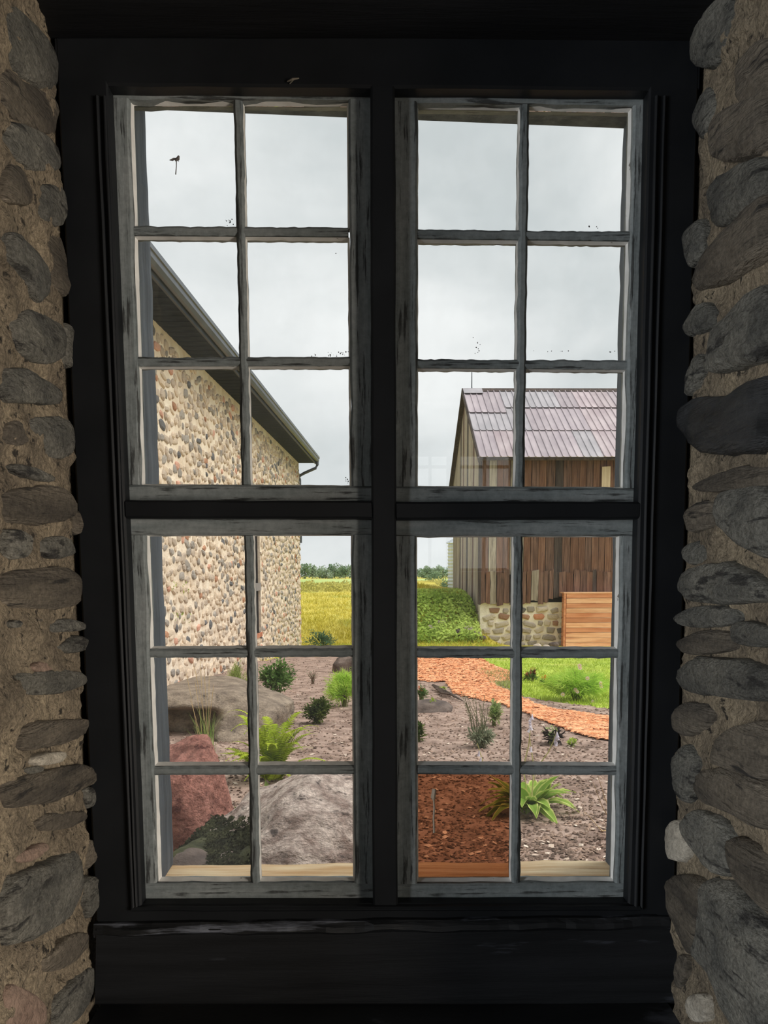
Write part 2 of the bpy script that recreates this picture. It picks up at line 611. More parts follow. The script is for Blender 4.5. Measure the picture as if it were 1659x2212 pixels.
RIGHT = [
    (G_, .030, [(1512, 20), (1600, -20), (1592, 92), (1542, 150), (1514, 130)]),
    (B_, .030, [(1602, 150), (1640, 95), (1680, 85), (1680, 235), (1612, 222)]),
    (G_, .020, [(1504, 260), (1536, 180), (1562, 240), (1532, 305)]),
    (B_, .040, [(1560, 255), (1680, 195), (1680, 320), (1600, 345), (1562, 340)]),
    (G_, .040, [(1550, 392), (1680, 330), (1680, 432), (1582, 488), (1553, 470)]),
    (B_, .045, [(1518, 590), (1560, 530), (1650, 440), (1690, 425), (1690, 540), (1582, 602), (1524, 624)]),
    (G_, .030, [(1497, 505), (1530, 470), (1540, 530), (1512, 580), (1498, 560)]),
    (G_, .030, [(1496, 700), (1528, 650), (1556, 668), (1550, 712), (1504, 728)]),
    (G_, .045, [(1576, 700), (1690, 600), (1690, 770), (1602, 792), (1544, 802), (1560, 742)]),
    (D_, .050, [(1489, 892), (1530, 856), (1600, 866), (1690, 800), (1690, 968), (1582, 978), (1520, 962), (1494, 914)]),
    (G_, .024, [(1490, 800), (1524, 760), (1536, 800), (1505, 850), (1488, 850)]),
    (B_, .030, [(1514, 1050), (1620, 1006), (1690, 1015), (1690, 1050), (1560, 1064)]),
    (G_, .045, [(1570, 1075), (1600, 1060), (1690, 1048), (1690, 1210), (1622, 1172), (1574, 1130)]),
    (B_, .026, [(1490, 1100), (1545, 1078), (1562, 1130), (1520, 1150), (1488, 1145)]),
    (G_, .022, [(1488, 1182), (1530, 1164), (1536, 1216), (1498, 1218)]),
    (G_, .042, [(1480, 1272), (1502, 1234), (1580, 1214), (1650, 1248), (1690, 1290), (1602, 1302), (1530, 1302)]),
    (G_, .028, [(1477, 1332), (1520, 1308), (1592, 1312), (1592, 1350), (1500, 1356)]),
    (B_, .030, [(1470, 1388), (1540, 1360), (1592, 1372), (1592, 1406), (1500, 1414)]),
    (G_, .030, [(1602, 1340), (1690, 1352), (1690, 1398), (1606, 1392)]),
    (G_, .042, [(1484, 1462), (1520, 1420), (1600, 1424), (1690, 1450), (1690, 1516), (1572, 1502), (1500, 1492)]),
    (B_, .030, [(1468, 1540), (1500, 1516), (1548, 1530), (1540, 1570), (1490, 1590), (1468, 1570)]),
    (B_, .040, [(1560, 1642), (1600, 1572), (1690, 1556), (1690, 1690), (1602, 1662)]),
    (G_, .028, [(1466, 1640), (1500, 1606), (1520, 1660), (1500, 1740), (1470, 1700)]),
    (B_, .042, [(1518, 1702), (1540, 1664), (1600, 1664), (1690, 1700), (1690, 1800), (1592, 1748), (1530, 1732)]),
    (G_, .040, [(1493, 1782), (1530, 1750), (1582, 1780), (1602, 1862), (1572, 1892), (1530, 1852)]),
    (P_, .034, [(1454, 1792), (1474, 1770), (1488, 1788), (1501, 1840), (1490, 1862), (1456, 1850)]),
    (B_, .036, [(1592, 1802), (1690, 1860), (1690, 1990), (1602, 1882)]),
    (B_, .040, [(1453, 1902), (1500, 1894), (1542, 1918), (1530, 2042), (1510, 2062), (1468, 1990)]),
    (G_, .048, [(1536, 1920), (1570, 1908), (1690, 2010), (1690, 2240), (1600, 2210), (1560, 2104), (1520, 2064)]),
    (P_, .030, [(1498, 2152), (1542, 2144), (1544, 2206), (1504, 2206)]),
    (B_, .026, [(1476, 2060), (1500, 2072), (1490, 2140), (1468, 2120)]),
]
for i, (mt, H, pp) in enumerate(RIGHT):
    stone_patch('stone', [onx(x, y, XR) for x, y in grow(pp, 1.13)], (-1, 0, 0), H * 1.15, mt, wall_front, 40 + i)

mb = MB().box(-3, 3, .98, YF + .06, ZT, H_C)
struct('trim_1', mb.box(XL, XR, YF + .06, 1.66, ZT + .002, ZT + .1), LINTEL, 'dark timber lintel spanning the top of the window recess', 'lintel')
mb = MB()
struct('floor', mb.box(-3.1, 3.1, -6.1, .98, -.12, 0), SOIL_IN, 'dim plain floor of the room behind the window', 'floor')
struct('ceiling', MB().box(-3.1, 3.1, -6.1, 1.82, H_C, H_C + .12), LINTEL, 'dark timber ceiling of the room behind the window', 'ceiling')


def holed(mbx, axis, pos, th, a0, a1, z0, z1, holes):
    """wall slab with rectangular holes (a range, z range), on axis x or y"""
    xs = sorted({a0, a1} | {h[0] for h in holes} | {h[1] for h in holes})
    zs = sorted({z0, z1} | {h[2] for h in holes} | {h[3] for h in holes})
    for i in range(len(xs) - 1):
        for j in range(len(zs) - 1):
            cx, cz = (xs[i] + xs[i + 1]) / 2, (zs[j] + zs[j + 1]) / 2
            if any(h[0] < cx < h[1] and h[2] < cz < h[3] for h in holes):
                continue
            if axis == 'x':
                mbx.box(pos, pos + th, xs[i], xs[i + 1], zs[j], zs[j + 1])
            else:
                mbx.box(xs[i], xs[i + 1], pos, pos + th, zs[j], zs[j + 1])
    return mbx


struct('wall_right', holed(MB(), 'x', 3.0, .15, -6.1, .98, 0, H_C, [(-1.85, -.15, .25, 2.05)]), SOIL_IN,  # hole added to seat the right fill lamp
       'plain side wall of the room with one wide opening added for the fill lamp, right of the camera', 'wall')
struct('wall_left', holed(MB(), 'x', -3.15, .15, -6.1, .98, 0, H_C, [(-1.85, -.15, .5, 2.2)]), SOIL_IN,  # likewise an added hole, for the left fill lamp
       'plain side wall of the room with one wide opening added for the fill lamp, left of the camera', 'wall')
RW = [(.50, .93, EYE + .02, EYE + 1.32), (1.02, 1.62, EYE + .02, EYE + 1.32)]
struct('wall_back', holed(MB(), 'y', -6.15, .15, -3.15, 3.15, 0, H_C, RW), SOIL_IN, 'plain back wall of the room with two small windows', 'wall')
for k, (x0, x1, z0, z1) in enumerate(RW):
    mb = MB()
    xm = (x0 + x1) / 2
    for zz in (z0 + .02, (z0 * .0 + z1 - .15), z1 - .02, (z0 + z1) / 2 - .1):
        mb.box(x0, x1, -6.1, -6.06, zz - .016, zz + .016)
    for xx in (x0 + .016, xm, x1 - .016):
        mb.box(xx - .016, xx + .016, -6.1, -6.06, z0, z1)
    struct('window_%d' % (5 + k), mb, BLACK, ('narrow' if k == 0 else 'wider') + ' barred window in the back wall of the room', 'window')

# ------------------------------------------------------------------ black window frame
def lerp(a, b, t):
    return (a[0] + (b[0] - a[0]) * t, a[1] + (b[1] - a[1]) * t)


def board(mb, tl, tr, br, bl, yf, yb, run, n=14, jit=.0006, ch=.004, seed=0):
    """a timber member whose front face fills the quad at depth yf and runs back to yb; run = 'v' or 'h'"""
    TL, TR, BR, BL = (at(*p, yf) for p in (tl, tr, br, bl))
    vs, fs = [], []
    for i in range(n + 1):
        t = i / n
        if run == 'v':
            a, b = TL.lerp(BL, t), TR.lerp(BR, t)
        else:
            a, b = TL.lerp(TR, t), BL.lerp(BR, t)
        d = (b - a).normalized()
        ja = jit * (fbm((t * 14, seed, 1.3), 1.7, 4) * 2)
        jb = jit * (fbm((t * 14, seed, 7.7), 1.7, 4) * 2)
        a = a + d * ja
        b = b + d * jb
        y = Vector((0, 1, 0))
        vs += [a + y * (yb - yf), a + y * ch, a + d * ch, b - d * ch, b + y * ch, b + y * (yb - yf)]
    for i in range(n):
        for k in range(6):
            fs.append((i * 6 + k, i * 6 + (k + 1) % 6, (i + 1) * 6 + (k + 1) % 6, (i + 1) * 6 + k))
    fs.append((5, 4, 3, 2, 1, 0))
    fs.append(tuple(n * 6 + k for k in range(6)))
    mb.add(vs, fs)
    return mb


fr = thing('trim_2', (0, YF, ZB), 'heavy black painted window frame with central mullion and transom', 'window frame', kind='structure')
YB = 1.668
obj('head', board(MB(), (118, 78), (1514, 78), (1510, 194), (122, 182), YF + .001, YS - .002, 'h', seed=1), BLACK, fr)
obj('back_head', board(MB(), (118, 78), (1514, 78), (1510, 182), (122, 168), YS, YB, 'h', seed=1), BLACK, fr)
obj('stile', board(MB(), (119, 78), (232, 178), (306, 1958), (206, 1990), YF, YS - .001, 'v', seed=2), BLACK, fr)
obj('back_stile', MB().prism([Vector((XL + .002, YS, ZB)), Vector((at(292, 1950, YS).x - .004, YS, ZB)), Vector((at(226, 180, YS).x, YS, ZT)), Vector((XL + .002, YS, ZT))], (0, YB - YS, 0)), BLACK, fr)
obj('back_stile', MB().prism([Vector((XR - .002, YS, ZB)), Vector((at(1366, 1950, YS).x + .004, YS, ZB)), Vector((at(1408, 190, YS).x, YS, ZT)), Vector((XR - .002, YS, ZT))], (0, YB - YS, 0)), BLACK, fr)
obj('stile', board(MB(), (1403, 190), (1512, 78), (1457, 1990), (1358, 1952), YF, YS - .001, 'v', seed=3), BLACK, fr)
mu = obj('mullion', board(MB(), (800, 184), (853, 186), (859, 1956), (805, 1956), YF, YS - .001, 'v', seed=4), BLACK, fr)
obj('core', board(MB(), (808, 184), (845, 186), (850, 1956), (814, 1956), YS - .001, YB, 'v', seed=4), BLACK, mu)
obj('transom', board(MB(), (270, 1080), (802, 1082), (804, 1121), (272, 1119), YF, YB - .05, 'h', seed=5), BLACK, fr)
obj('transom_core', board(MB(), (272, 1089), (802, 1090), (804, 1112), (272, 1112), YS - .001, YB, 'h', seed=5), BLACK, fr)
obj('transom_core', board(MB(), (856, 1090), (1381, 1090), (1380, 1113), (856, 1113), YS - .001, YB, 'h', seed=5), BLACK, fr)
obj('transom', board(MB(), (856, 1084), (1383, 1083), (1380, 1121), (857, 1122), YF, YB - .05, 'h', seed=6), BLACK, fr)
obj('bottom_rail', board(MB(), (210, 1954), (1456, 1950), (1457, 2000), (212, 2000), YF + .004, YB, 'h', seed=7), BLACK, fr)
for a, b, w in (((203, 205), (281, 1965), 9), ((221, 205), (290, 1960), 6), ((1416, 205), (1371, 1965), 9), ((1434, 205), (1384, 1965), 7)):
    obj('stop_moulding', board(MB(), (a[0], a[1]), (a[0] + w, a[1]), (b[0] + w, b[1]), (b[0], b[1]), YF - .008, YF + .01, 'v', ch=.003), BLACK, fr)
obj('stop_moulding', board(MB(), (283, 1961), (1384, 1959), (1384, 1969), (283, 1971), YF - .010, YF + .01, 'h', ch=.004), BLACK, fr)
# stool with a rounded worn nose, the apron board and the ledge below
mb = MB()
n = 60
vs, fs = [], []
zs0 = at(829, 1983, YF).z
xs0, xs1 = XL + .003, XR - .003
for i in range(n + 1):
    x = xs0 + (xs1 - xs0) * i / n
    w = .004 * fbm((x * 5, 0, 0), 2, 4)
    nose = .014 + .008 * fbm((x * 4, 3, 0), 2, 4)
    zt = zs0 + w * .6
    vs += [(x, YF + .03, zt), (x, YF - .006, zt - .002), (x, YF - nose, zt - .010 + w), (x, YF - nose - .004, zt - .019 + w), (x, YF - .008, zt - .030), (x, YF + .03, zt - .030)]
for i in range(n):
    for k in range(6):
        fs.append((i * 6 + k, i * 6 + (k + 1) % 6, (i + 1) * 6 + (k + 1) % 6, (i + 1) * 6 + k))
fs += [(0, 1, 2, 3, 4, 5), tuple(n * 6 + 5 - k for k in range(6))]
obj('stool', MB().add(vs, fs), STOOLW, fr, smooth=False)
obj('apron_board', board(MB(), (208, 2004), (1460, 2004), (1480, 2172), (205, 2172), YF - .012, YB, 'h', seed=9), BLACKW, fr)
zl = at(829, 2168, YF).z
obj('ledge', MB().box(XL + .004, XR - .004, .99, 1.80, zl - .09, zl), BLACKW, fr)

# ------------------------------------------------------------------ sashes
SASH = [
    ('window_1', 'upper left grey-green six-pane sash with flaking paint and a knot on its stile', [(235, 180), (800, 186), (801, 1081), (272, 1079)],
     [(278, 211), (752, 213), (758, 1050), (303, 1047)], ((513, 211), (531, 1047)), (((285, 496), (752, 499)), ((295, 780), (757, 779)))),
    ('window_2', 'upper right grey-green six-pane sash looking onto sky and the barn roof', [(853, 188), (1400, 193), (1382, 1082), (857, 1083)],
     [(902, 218), (1369, 226), (1352, 1054), (901, 1051)], ((1135, 222), (1124, 1052)), (((902, 503), (1362, 508)), ((901, 784), (1357, 787)))),
    ('window_3', 'lower left weathered six-pane sash looking onto the boulders and fern', [(273, 1120), (803, 1122), (805, 1953), (307, 1952)],
     [(313, 1156), (761, 1155), (766, 1909), (340, 1908)], ((536, 1157), (551, 1909)), (((320, 1412), (762, 1410)), ((330, 1666), (765, 1664)))),
    ('window_4', 'lower right weathered six-pane sash with one amber tinted pane', [(857, 1122), (1378, 1122), (1357, 1947), (860, 1953)],
     [(899, 1158), (1342, 1158), (1330, 1908), (902, 1910)], ((1121, 1158), (1115, 1909)), (((900, 1412), (1337, 1413)), ((902, 1664), (1333, 1666)))),
]


def edge_y(a, b, x):
    return a[1] + (b[1] - a[1]) * (x - a[0]) / (b[0] - a[0])


def edge_x(a, b, y):
    return a[0] + (b[0] - a[0]) * (y - a[1]) / (b[1] - a[1])


def isect(v, h):
    x = v[0][0]
    for _ in range(4):
        y = edge_y(h[0], h[1], x)
        x = edge_x(v[0], v[1], y)
    return (x, y)


PANES = {}


def ext(p, y):
    v = at(p[0], p[1], YS)
    return Vector((v.x, y, v.z))


for si, (nm, lab, ou, op, V, HH) in enumerate(SASH):
    ou = [(ou[0][0] - 5, ou[0][1] - 5), (ou[1][0] + 5, ou[1][1] - 5), (ou[2][0] + 5, ou[2][1] + 5), (ou[3][0] - 5, ou[3][1] + 5)]
    t = thing(nm, at(*ou[3], YS), lab, 'window', kind='structure')
    yb = YS + .042
    # rails run through, stiles between them
    obj('rail', board(MB(), ou[0], ou[1], (ou[1][0], op[1][1]), (ou[0][0] + .04 * 35, op[0][1]), YS, yb, 'h', seed=si * 9 + 1, jit=.0012), SASH_H, t)
    obj('rail', board(MB(), (ou[3][0], op[3][1]), (ou[2][0], op[2][1]), ou[2], ou[3], YS, yb, 'h', seed=si * 9 + 2, jit=.0012), SASH_H, t)
    xl0, xl1 = edge_x(ou[0], ou[3], op[0][1]), edge_x(ou[0], ou[3], op[3][1])
    xr0, xr1 = edge_x(ou[1], ou[2], op[1][1]), edge_x(ou[1], ou[2], op[2][1])
    obj('stile', board(MB(), (xl0, op[0][1]), op[0], op[3], (xl1, op[3][1]), YS + .001, yb, 'v', seed=si * 9 + 3, jit=.0014), SASH_V, t)
    obj('stile', board(MB(), op[1], (xr0, op[1][1]), (xr1, op[2][1]), op[2], YS + .001, yb, 'v', seed=si * 9 + 4, jit=.0014), SASH_V, t)
    hw = 9.5
    obj('muntin', board(MB(), (V[0][0] - hw, V[0][1]), (V[0][0] + hw, V[0][1]), (V[1][0] + hw, V[1][1]), (V[1][0] - hw, V[1][1]), YS + .004, yb, 'v',
                        n=60, seed=si * 9 + 5, jit=.0008, ch=.0045), SASH_V, t)
    for h in HH:
        obj('muntin', board(MB(), (h[0][0], h[0][1] - hw), (h[1][0], h[1][1] - hw), (h[1][0], h[1][1] + hw), (h[0][0], h[0][1] + hw), YS + .006, yb, 'h',
                            n=60, seed=si * 9 + 6 + h[0][1], jit=.0008, ch=.0045), SASH_H, t)
    # panes
    L, Rr = (op[0], op[3]), (op[1], op[2])
    T, Bt = (op[0], op[1]), (op[3], op[2])
    vl, vr = [L, V], [V, Rr]
    hts, hbs = [T, HH[0], HH[1]], [HH[0], HH[1], Bt]
    for r_ in range(3):
        for c_ in range(2):
            tl, tr = isect(vl[c_], hts[r_]), isect(vr[c_], hts[r_])
            bl, br = isect(vl[c_], hbs[r_]), isect(vr[c_], hbs[r_])
            q = [ext(p, YG) for p in (tl, tr, br, bl)]
            PANES[(si, r_, c_)] = (tl, tr, br, bl)
            amb = si == 3 and r_ == 2 and c_ == 0
            po = obj('pane', MB().prism(q, (0, .003, 0)), AMBER if amb else GLASS, t)
            if amb:
                po['label'] = 'amber tinted pane'
            # glazing bead: a ring that stands a little into the opening, in front of the glass
            il = 9.5 if c_ == 1 else 0
            ir = 9.5 if c_ == 0 else 0
            it = 9.5 if r_ > 0 else 0
            ib = 9.5 if r_ < 2 else 0
            s = 1.0
            oq = [(tl[0] + il - 1, tl[1] + it - 1), (tr[0] - ir + 1, tr[1] + it - 1), (br[0] - ir + 1, br[1] - ib + 1), (bl[0] + il - 1, bl[1] - ib + 1)]
            dl, dr, dt, db = (4.5 if c_ == 0 else 2.5), (4.5 if c_ == 1 else 2.5), 2.5, 5.5
            iq = [(oq[0][0] + dl, oq[0][1] + dt), (oq[1][0] - dr, oq[1][1] + dt), (oq[2][0] - dr, oq[2][1] - db), (oq[3][0] + dl, oq[3][1] - db)]
            m = MB()
            A = [ext(p, YG - .013) for p in oq]
            Bq = [ext(p, YG - .0005) for p in iq]
            Cq = [ext(p, YG - .0005) for p in oq]
            nseg = 12
            for k in range(4):
                k2 = (k + 1) % 4
                vs, fs = [], []
                for j in range(nseg + 1):
                    u = j / nseg
                    wob = .0012 * fbm((u * 8, k, si * 7 + r_ * 2 + c_), 2, 3)
                    b = Bq[k].lerp(Bq[k2], u)
                    inn = (Bq[k] - Cq[k]) * (1 - u) + (Bq[k2] - Cq[k2]) * u
                    vs += [A[k].lerp(A[k2], u), b + inn.normalized() * wob, Cq[k].lerp(Cq[k2], u)]
                for j in range(nseg):
                    for e in range(3):
                        fs.append((j * 3 + e, j * 3 + (e + 1) % 3, j * 3 + 3 + (e + 1) % 3, j * 3 + 3 + e))
                m.add(vs, fs)
            obj('glazing_bead', m, BEAD, po)

# knot on the upper left sash's right stile is a wood feature; outer timber box
ot = thing('trim_3', at(829, 1862, YO), 'weathered outer timber box frame outside the glass with a bare sill', 'window frame', kind='structure')
y0 = 1.664


def jamb(p0, p1, side):
    a, b = at(*p0, YO), at(*p1, YO)
    vs, fs = [], []
    n = 40
    for i in range(n + 1):
        c = a.lerp(b, i / n)
        e = .003 * fbm((c.z * 6, side, 0), 2, 4) + (-.010 * max(0, fbm((c.z * 9, side, 4), 2, 3) - .25) if c.z < EYE - .1 else 0)
        x = c.x - side * 0 + e * side
        xo = c.x - side * .13
        vs += [(x + side * .002, y0, c.z), (x, YO, c.z), (xo, YO, c.z), (xo, y0, c.z)]
    for i in range(n):
        for k in range(4):
            fs.append((i * 4 + k, i * 4 + (k + 1) % 4, (i + 1) * 4 + (k + 1) % 4, (i + 1) * 4 + k))
    fs += [(0, 1, 2, 3), tuple(n * 4 + 3 - k for k in range(4))]
    return MB().add(vs, fs)


obj('jamb', jamb((313, 236), (376, 1866), 1), JAMB, ot)
obj('jamb', jamb((1346, 276), (1308, 1866), -1), JAMB, ot)
a, b = at(200, 232, YO), at(1460, 282, YO)
obj('header', MB().prism([a, b, b + Vector((0, 0, .14)), a + Vector((0, 0, .14))], (0, y0 - YO, 0)), JAMB, ot)
zsill = at(829, 1864, YO).z
vs, fs = [], []
n = 50
xa, xb = at(355, 1864, YO).x, at(1328, 1864, YO).x
for i in range(n + 1):
    x = xa + (xb - xa) * i / n
    e = .004 * fbm((x * 4, 0, 9), 2, 4) + (.006 * fbm((x * 3, 2, 9), 2, 3) if x > .1 else 0)
    vs += [(x, y0, zsill + .004), (x, YO - .002, zsill + e), (x, YO, zsill - .06), (x, y0, zsill - .06)]
for i in range(n):
    for k in range(4):
        fs.append((i * 4 + k, i * 4 + (k + 1) % 4, (i + 1) * 4 + (k + 1) % 4, (i + 1) * 4 + k))
fs += [(0, 1, 2, 3), tuple(n * 4 + 3 - k for k in range(4))]
so = obj('sill', MB().add(vs, fs), SILLW, ot)
so['label'] = 'bare tan timber sill'

# ================================================================== OUTSIDE
rng = np.random.default_rng(5)
GRASSY = M('field_grass', srgb(178, 165, 62), srgb(205, 190, 92), .5, (1, .5, 1), .95, .4, 9, bdist=.05, c3=srgb(140, 150, 62), s3=.16, st3=(1, .35, 1), lo3=.5, hi3=.62)
LAWNM = M('lawn_turf', srgb(138, 160, 56), srgb(180, 196, 84), 2.2, (1, .6, 1), .95, .6, 14, bdist=.03, c3=srgb(176, 178, 96), s3=.9, lo3=.58, hi3=.66)
CROPM = M('far_crop', srgb(150, 172, 92), srgb(182, 196, 122), .03, (1, .3, 1), .95, 0)
SOILM = M('garden_soil', srgb(130, 107, 95), srgb(180, 156, 142), 5, (1, 1, 1), .95, 1, 34, bdist=.02, c3=srgb(92, 74, 64), s3=3.2, lo3=.55, hi3=.7)
PATHM = M('chip_path_bed', srgb(176, 112, 76), srgb(214, 150, 110), 12, rough=.95, bump=1, bscale=40, bdist=.02)
CHIPM = M('orange_wood_chip', srgb(196, 122, 78), srgb(232, 172, 130), 6, rough=.9, bump=0, island=.35)
CLODM = M('soil_clod', srgb(88, 70, 60), srgb(160, 136, 120), 6, rough=.95, bump=0, island=.45)
BARKM = M('pale_bark_bit', srgb(180, 160, 142), srgb(222, 206, 190), 6, rough=.95, bump=0, island=.2)

# ground: one terrain mesh from the wall to the horizon
ys = np.concatenate([np.linspace(1.83, 6, 24)[:-1], np.geomspace(6, 900, 190)])
us = np.linspace(-1, 1, 110)
vs, fs = [], []
for y in ys:
    wx = .75 * y + 3
    xx = us * wx
    zz = g(xx, np.full_like(xx, y)) - .03
    vs += list(zip(xx.tolist(), [float(y)] * len(us), zz.tolist()))
nu = len(us)
for j in range(len(ys) - 1):
    for i in range(nu - 1):
        a = j * nu + i
        fs.append((a, a + 1, a + nu + 1, a + nu))
ground = obj('ground', MB().add(vs, fs), GRASSY, smooth=True, recalc=False)
tag(ground, 'gently sloping field of yellow-green grass running back to the tree line', 'field', kind='structure')


def inpoly(P, x, y):
    c = np.zeros(np.shape(x), bool)
    n = len(P)
    for i in range(n):
        x0, y0_ = P[i][0], P[i][1]
        x1, y1 = P[(i + 1) % n][0], P[(i + 1) % n][1]
        k = (y0_ > y) != (y1 > y)
        with np.errstate(divide='ignore', invalid='ignore'):
            xi = (x1 - x0) * (y - y0_) / (y1 - y0_ + 1e-12) + x0
        c ^= k & (x < xi)
    return c


def gpoly(px):
    return [tuple(ong(*p)[:2]) for p in px]


SOILP = [(-2.2, 1.85), (2.6, 1.85)] + gpoly([(1420, 1560), (1340, 1536), (1240, 1524), (1131, 1508), (1100, 1492), (1048, 1470), (1040, 1452), (1000, 1440), (900, 1424),
                                              (800, 1416), (690, 1414), (640, 1416), (560, 1430), (470, 1445), (350, 1470), (240, 1560)])
PATHP = gpoly([(860, 1421), (1035, 1423), (1070, 1442), (1112, 1457), (1118, 1470), (1062, 1478), (1080, 1490), (1112, 1504), (1160, 1528), (1220, 1540),
               (1380, 1562), (1380, 1622), (1250, 1592), (1180, 1563), (1100, 1531), (1040, 1516), (985, 1502), (962, 1477), (860, 1470)])
LAWNP = gpoly([(985, 1404), (1100, 1404), (1400, 1404), (1460, 1500), (1420, 1560), (1340, 1536), (1240, 1524), (1131, 1508), (1100, 1492), (1048, 1470), (1030, 1423), (880, 1424),
               (800, 1418), (800, 1404)])


def soilz(x, y):
    """relief of the soil bed"""
    r = .018 * noise.noise(Vector((x * 2.3, y * 2.3, 0))) + .010 * noise.noise(Vector((x * 7, y * 7, 3)))
    return float(g(x, y)) + .02 + r


def patch(name, P, cells, lift, mat, label, cat, relief=False, kind='structure'):
    Pa = np.array(P)
    y = Pa[:, 1].min()
    idx, vs, fs = {}, [], []
    rows = []
    while y < Pa[:, 1].max() + .5:
        rows.append(y)
        y += cells * max(1, y / 6)
    for j in range(len(rows) - 1):
        st = cells * max(1, rows[j] / 6)
        xs_ = np.arange(Pa[:, 0].min() - st, Pa[:, 0].max() + st, st)
        st = xs_[1] - xs_[0]
        cen = inpoly(P, xs_ + st / 2, np.full(len(xs_), (rows[j] + rows[j + 1]) / 2))
        for i in np.nonzero(cen)[0]:
            quad = []
            for xx, yy in ((xs_[i], rows[j]), (xs_[i] + st, rows[j]), (xs_[i] + st, rows[j + 1]), (xs_[i], rows[j + 1])):
                z = soilz(xx, yy) + lift if relief else float(g(xx, yy)) + lift
                key = (round(xx, 3), round(yy, 3))
                if key not in idx:
                    idx[key] = len(vs)
                    vs.append((xx, yy, z))
                quad.append(idx[key])
            fs.append(tuple(quad))
    o = obj(name, MB().add(vs, fs), mat, smooth=True, recalc=False)
    return tag(o, label, cat, kind=kind)


patch('soil_bed', SOILP, .05, 0, SOILM, 'bare brown mulched garden bed between the window and the wood chip path', 'garden bed', True)
patch('lawn', LAWNP, .10, .0, LAWNM, 'bright green mown lawn in front of the barn foundation', 'lawn')
patch('wood_chip_path', PATHP, .05, .010, PATHM, 'curving orange wood chip path between soil bed and lawn', 'path', True)
patch('crop_strip', [(-90, 108), (110, 108), (220, 262), (-180, 262)], 6, .15, CROPM, 'pale green crop strip beyond the weedy field edge', 'field')


def scatter(P, n, ymin, ymax, power=2.0):
    """n points inside polygon P, denser near the house"""
    Pa = np.array(P)
    out_ = []
    while len(out_) < n:
        u = rng.random(n)
        y = (ymin ** (1 - power) + u * (ymax ** (1 - power) - ymin ** (1 - power))) ** (1 / (1 - power))
        wx = 0.62
        x = rng.uniform(-1, 1, n) * wx * y * .55 + .05 * y
        k = inpoly(P, x, y)
        out_ += list(zip(x[k].tolist(), y[k].tolist()))
    return out_[:n]


def chips(name, pts, size, mat, label, cat, zf, flat=.35, asp=1.0):
    vs, fs = [], []
    for x, y in pts:
        s = size * R.uniform(.5, 1.5) * (1 + .02 * y)
        a = R.uniform(0, 6.28)
        ca, sa = math.cos(a) * s * asp, math.sin(a) * s * asp
        z = zf(x, y)
        h = s * flat * R.uniform(.6, 1.6)
        t1, t2 = R.uniform(-.4, .4) * s, R.uniform(-.4, .4) * s
        b = len(vs)
        vs += [(x + ca, y + sa, z + t1), (x - sa / asp, y + ca / asp, z + t2), (x - ca, y - sa, z - t1), (x + sa / asp, y - ca / asp, z - t2), (x, y, z + h), (x, y, z - h)]
        fs += [(b + i, b + (i + 1) % 4, b + 4) for i in range(4)] + [(b + (i + 1) % 4, b + i, b + 5) for i in range(4)]
    o = obj(name, MB().add(vs, fs), mat, recalc=False)
    return tag(o, label, cat, kind='stuff')


chips('soil_clods', scatter(SOILP, 26000, 2.6, 24, 2.0), .012, CLODM, 'dark crumbs and clods of soil covering the garden bed', 'soil', lambda x, y: soilz(x, y) + .004, .5)
chips('bark_bits', scatter(SOILP, 900, 3, 24, 1.8), .012, BARKM, 'pale bits of bark scattered over the garden bed', 'bark', lambda x, y: soilz(x, y) + .008, .25, 1.6)
chips('wood_chips', scatter(PATHP, 15000, 6, 26, 1.6), .020, CHIPM, 'orange wood chips heaped along the curving path', 'wood chips', lambda x, y: soilz(x, y) + .02, .3, 1.7)


def blades(name, pts, h, w, mat, label, cat, zf=None, lean=.5, kind='stuff'):
    vs, fs = [], []
    for x, y in pts:
        a = R.uniform(0, 3.14)
        hh = h * R.uniform(.5, 1.4)
        ww = w * R.uniform(.6, 1.4) * (1 + y * .03)
        z = float(g(x, y)) - .02 if zf is None else zf(x, y)
        b = len(vs)
        dx, dy = R.gauss(0, lean) * hh, R.gauss(0, lean) * hh
        vs += [(x - math.cos(a) * ww, y - math.sin(a) * ww, z), (x + math.cos(a) * ww, y + math.sin(a) * ww, z), (x + dx, y + dy, z + hh)]
        fs.append((b, b + 1, b + 2))
    o = obj(name, MB().add(vs, fs), mat, recalc=False)
    return tag(o, label, cat, kind=kind)


BLADE_L = M('lawn_blade', srgb(150, 172, 58), srgb(194, 208, 98), 1.5, leaf=.4, island=.3)
BLADE_F = M('field_blade', srgb(180, 170, 64), srgb(214, 200, 100), .4, leaf=.4, island=.25)
WEEDM = M('weed_leaf', srgb(146, 172, 78), srgb(194, 212, 114), .8, leaf=.4, island=.35)
blades('lawn_grass', scatter(LAWNP, 26000, 10, 32, 1.6), .07, .006, BLADE_L, 'short bright grass blades of the lawn before the barn', 'grass')
FLD = [(-4.2, 31.0), (-1.5, 24.6), (4.3, 26.5), (5.2, 31.5), (3.4, 38), (1.8, 60), (-1.5, 78), (-8, 78)]
blades('field_grass', scatter(FLD, 22000, 24, 78, 1.5), .16, .010, BLADE_F, 'yellow-green meadow grass of the field behind the stone house', 'grass')
NEARG = [(-2.4, 31.6), (-1.9, 25.2), (4.4, 27.2), (5.0, 31.2), (3.2, 33), (-.2, 33.2)]
blades('verge_grass', scatter(NEARG, 9000, 24, 34, 1.2), .14, .010, BLADE_L, 'greener grass verge at the back edge of the garden bed', 'grass')

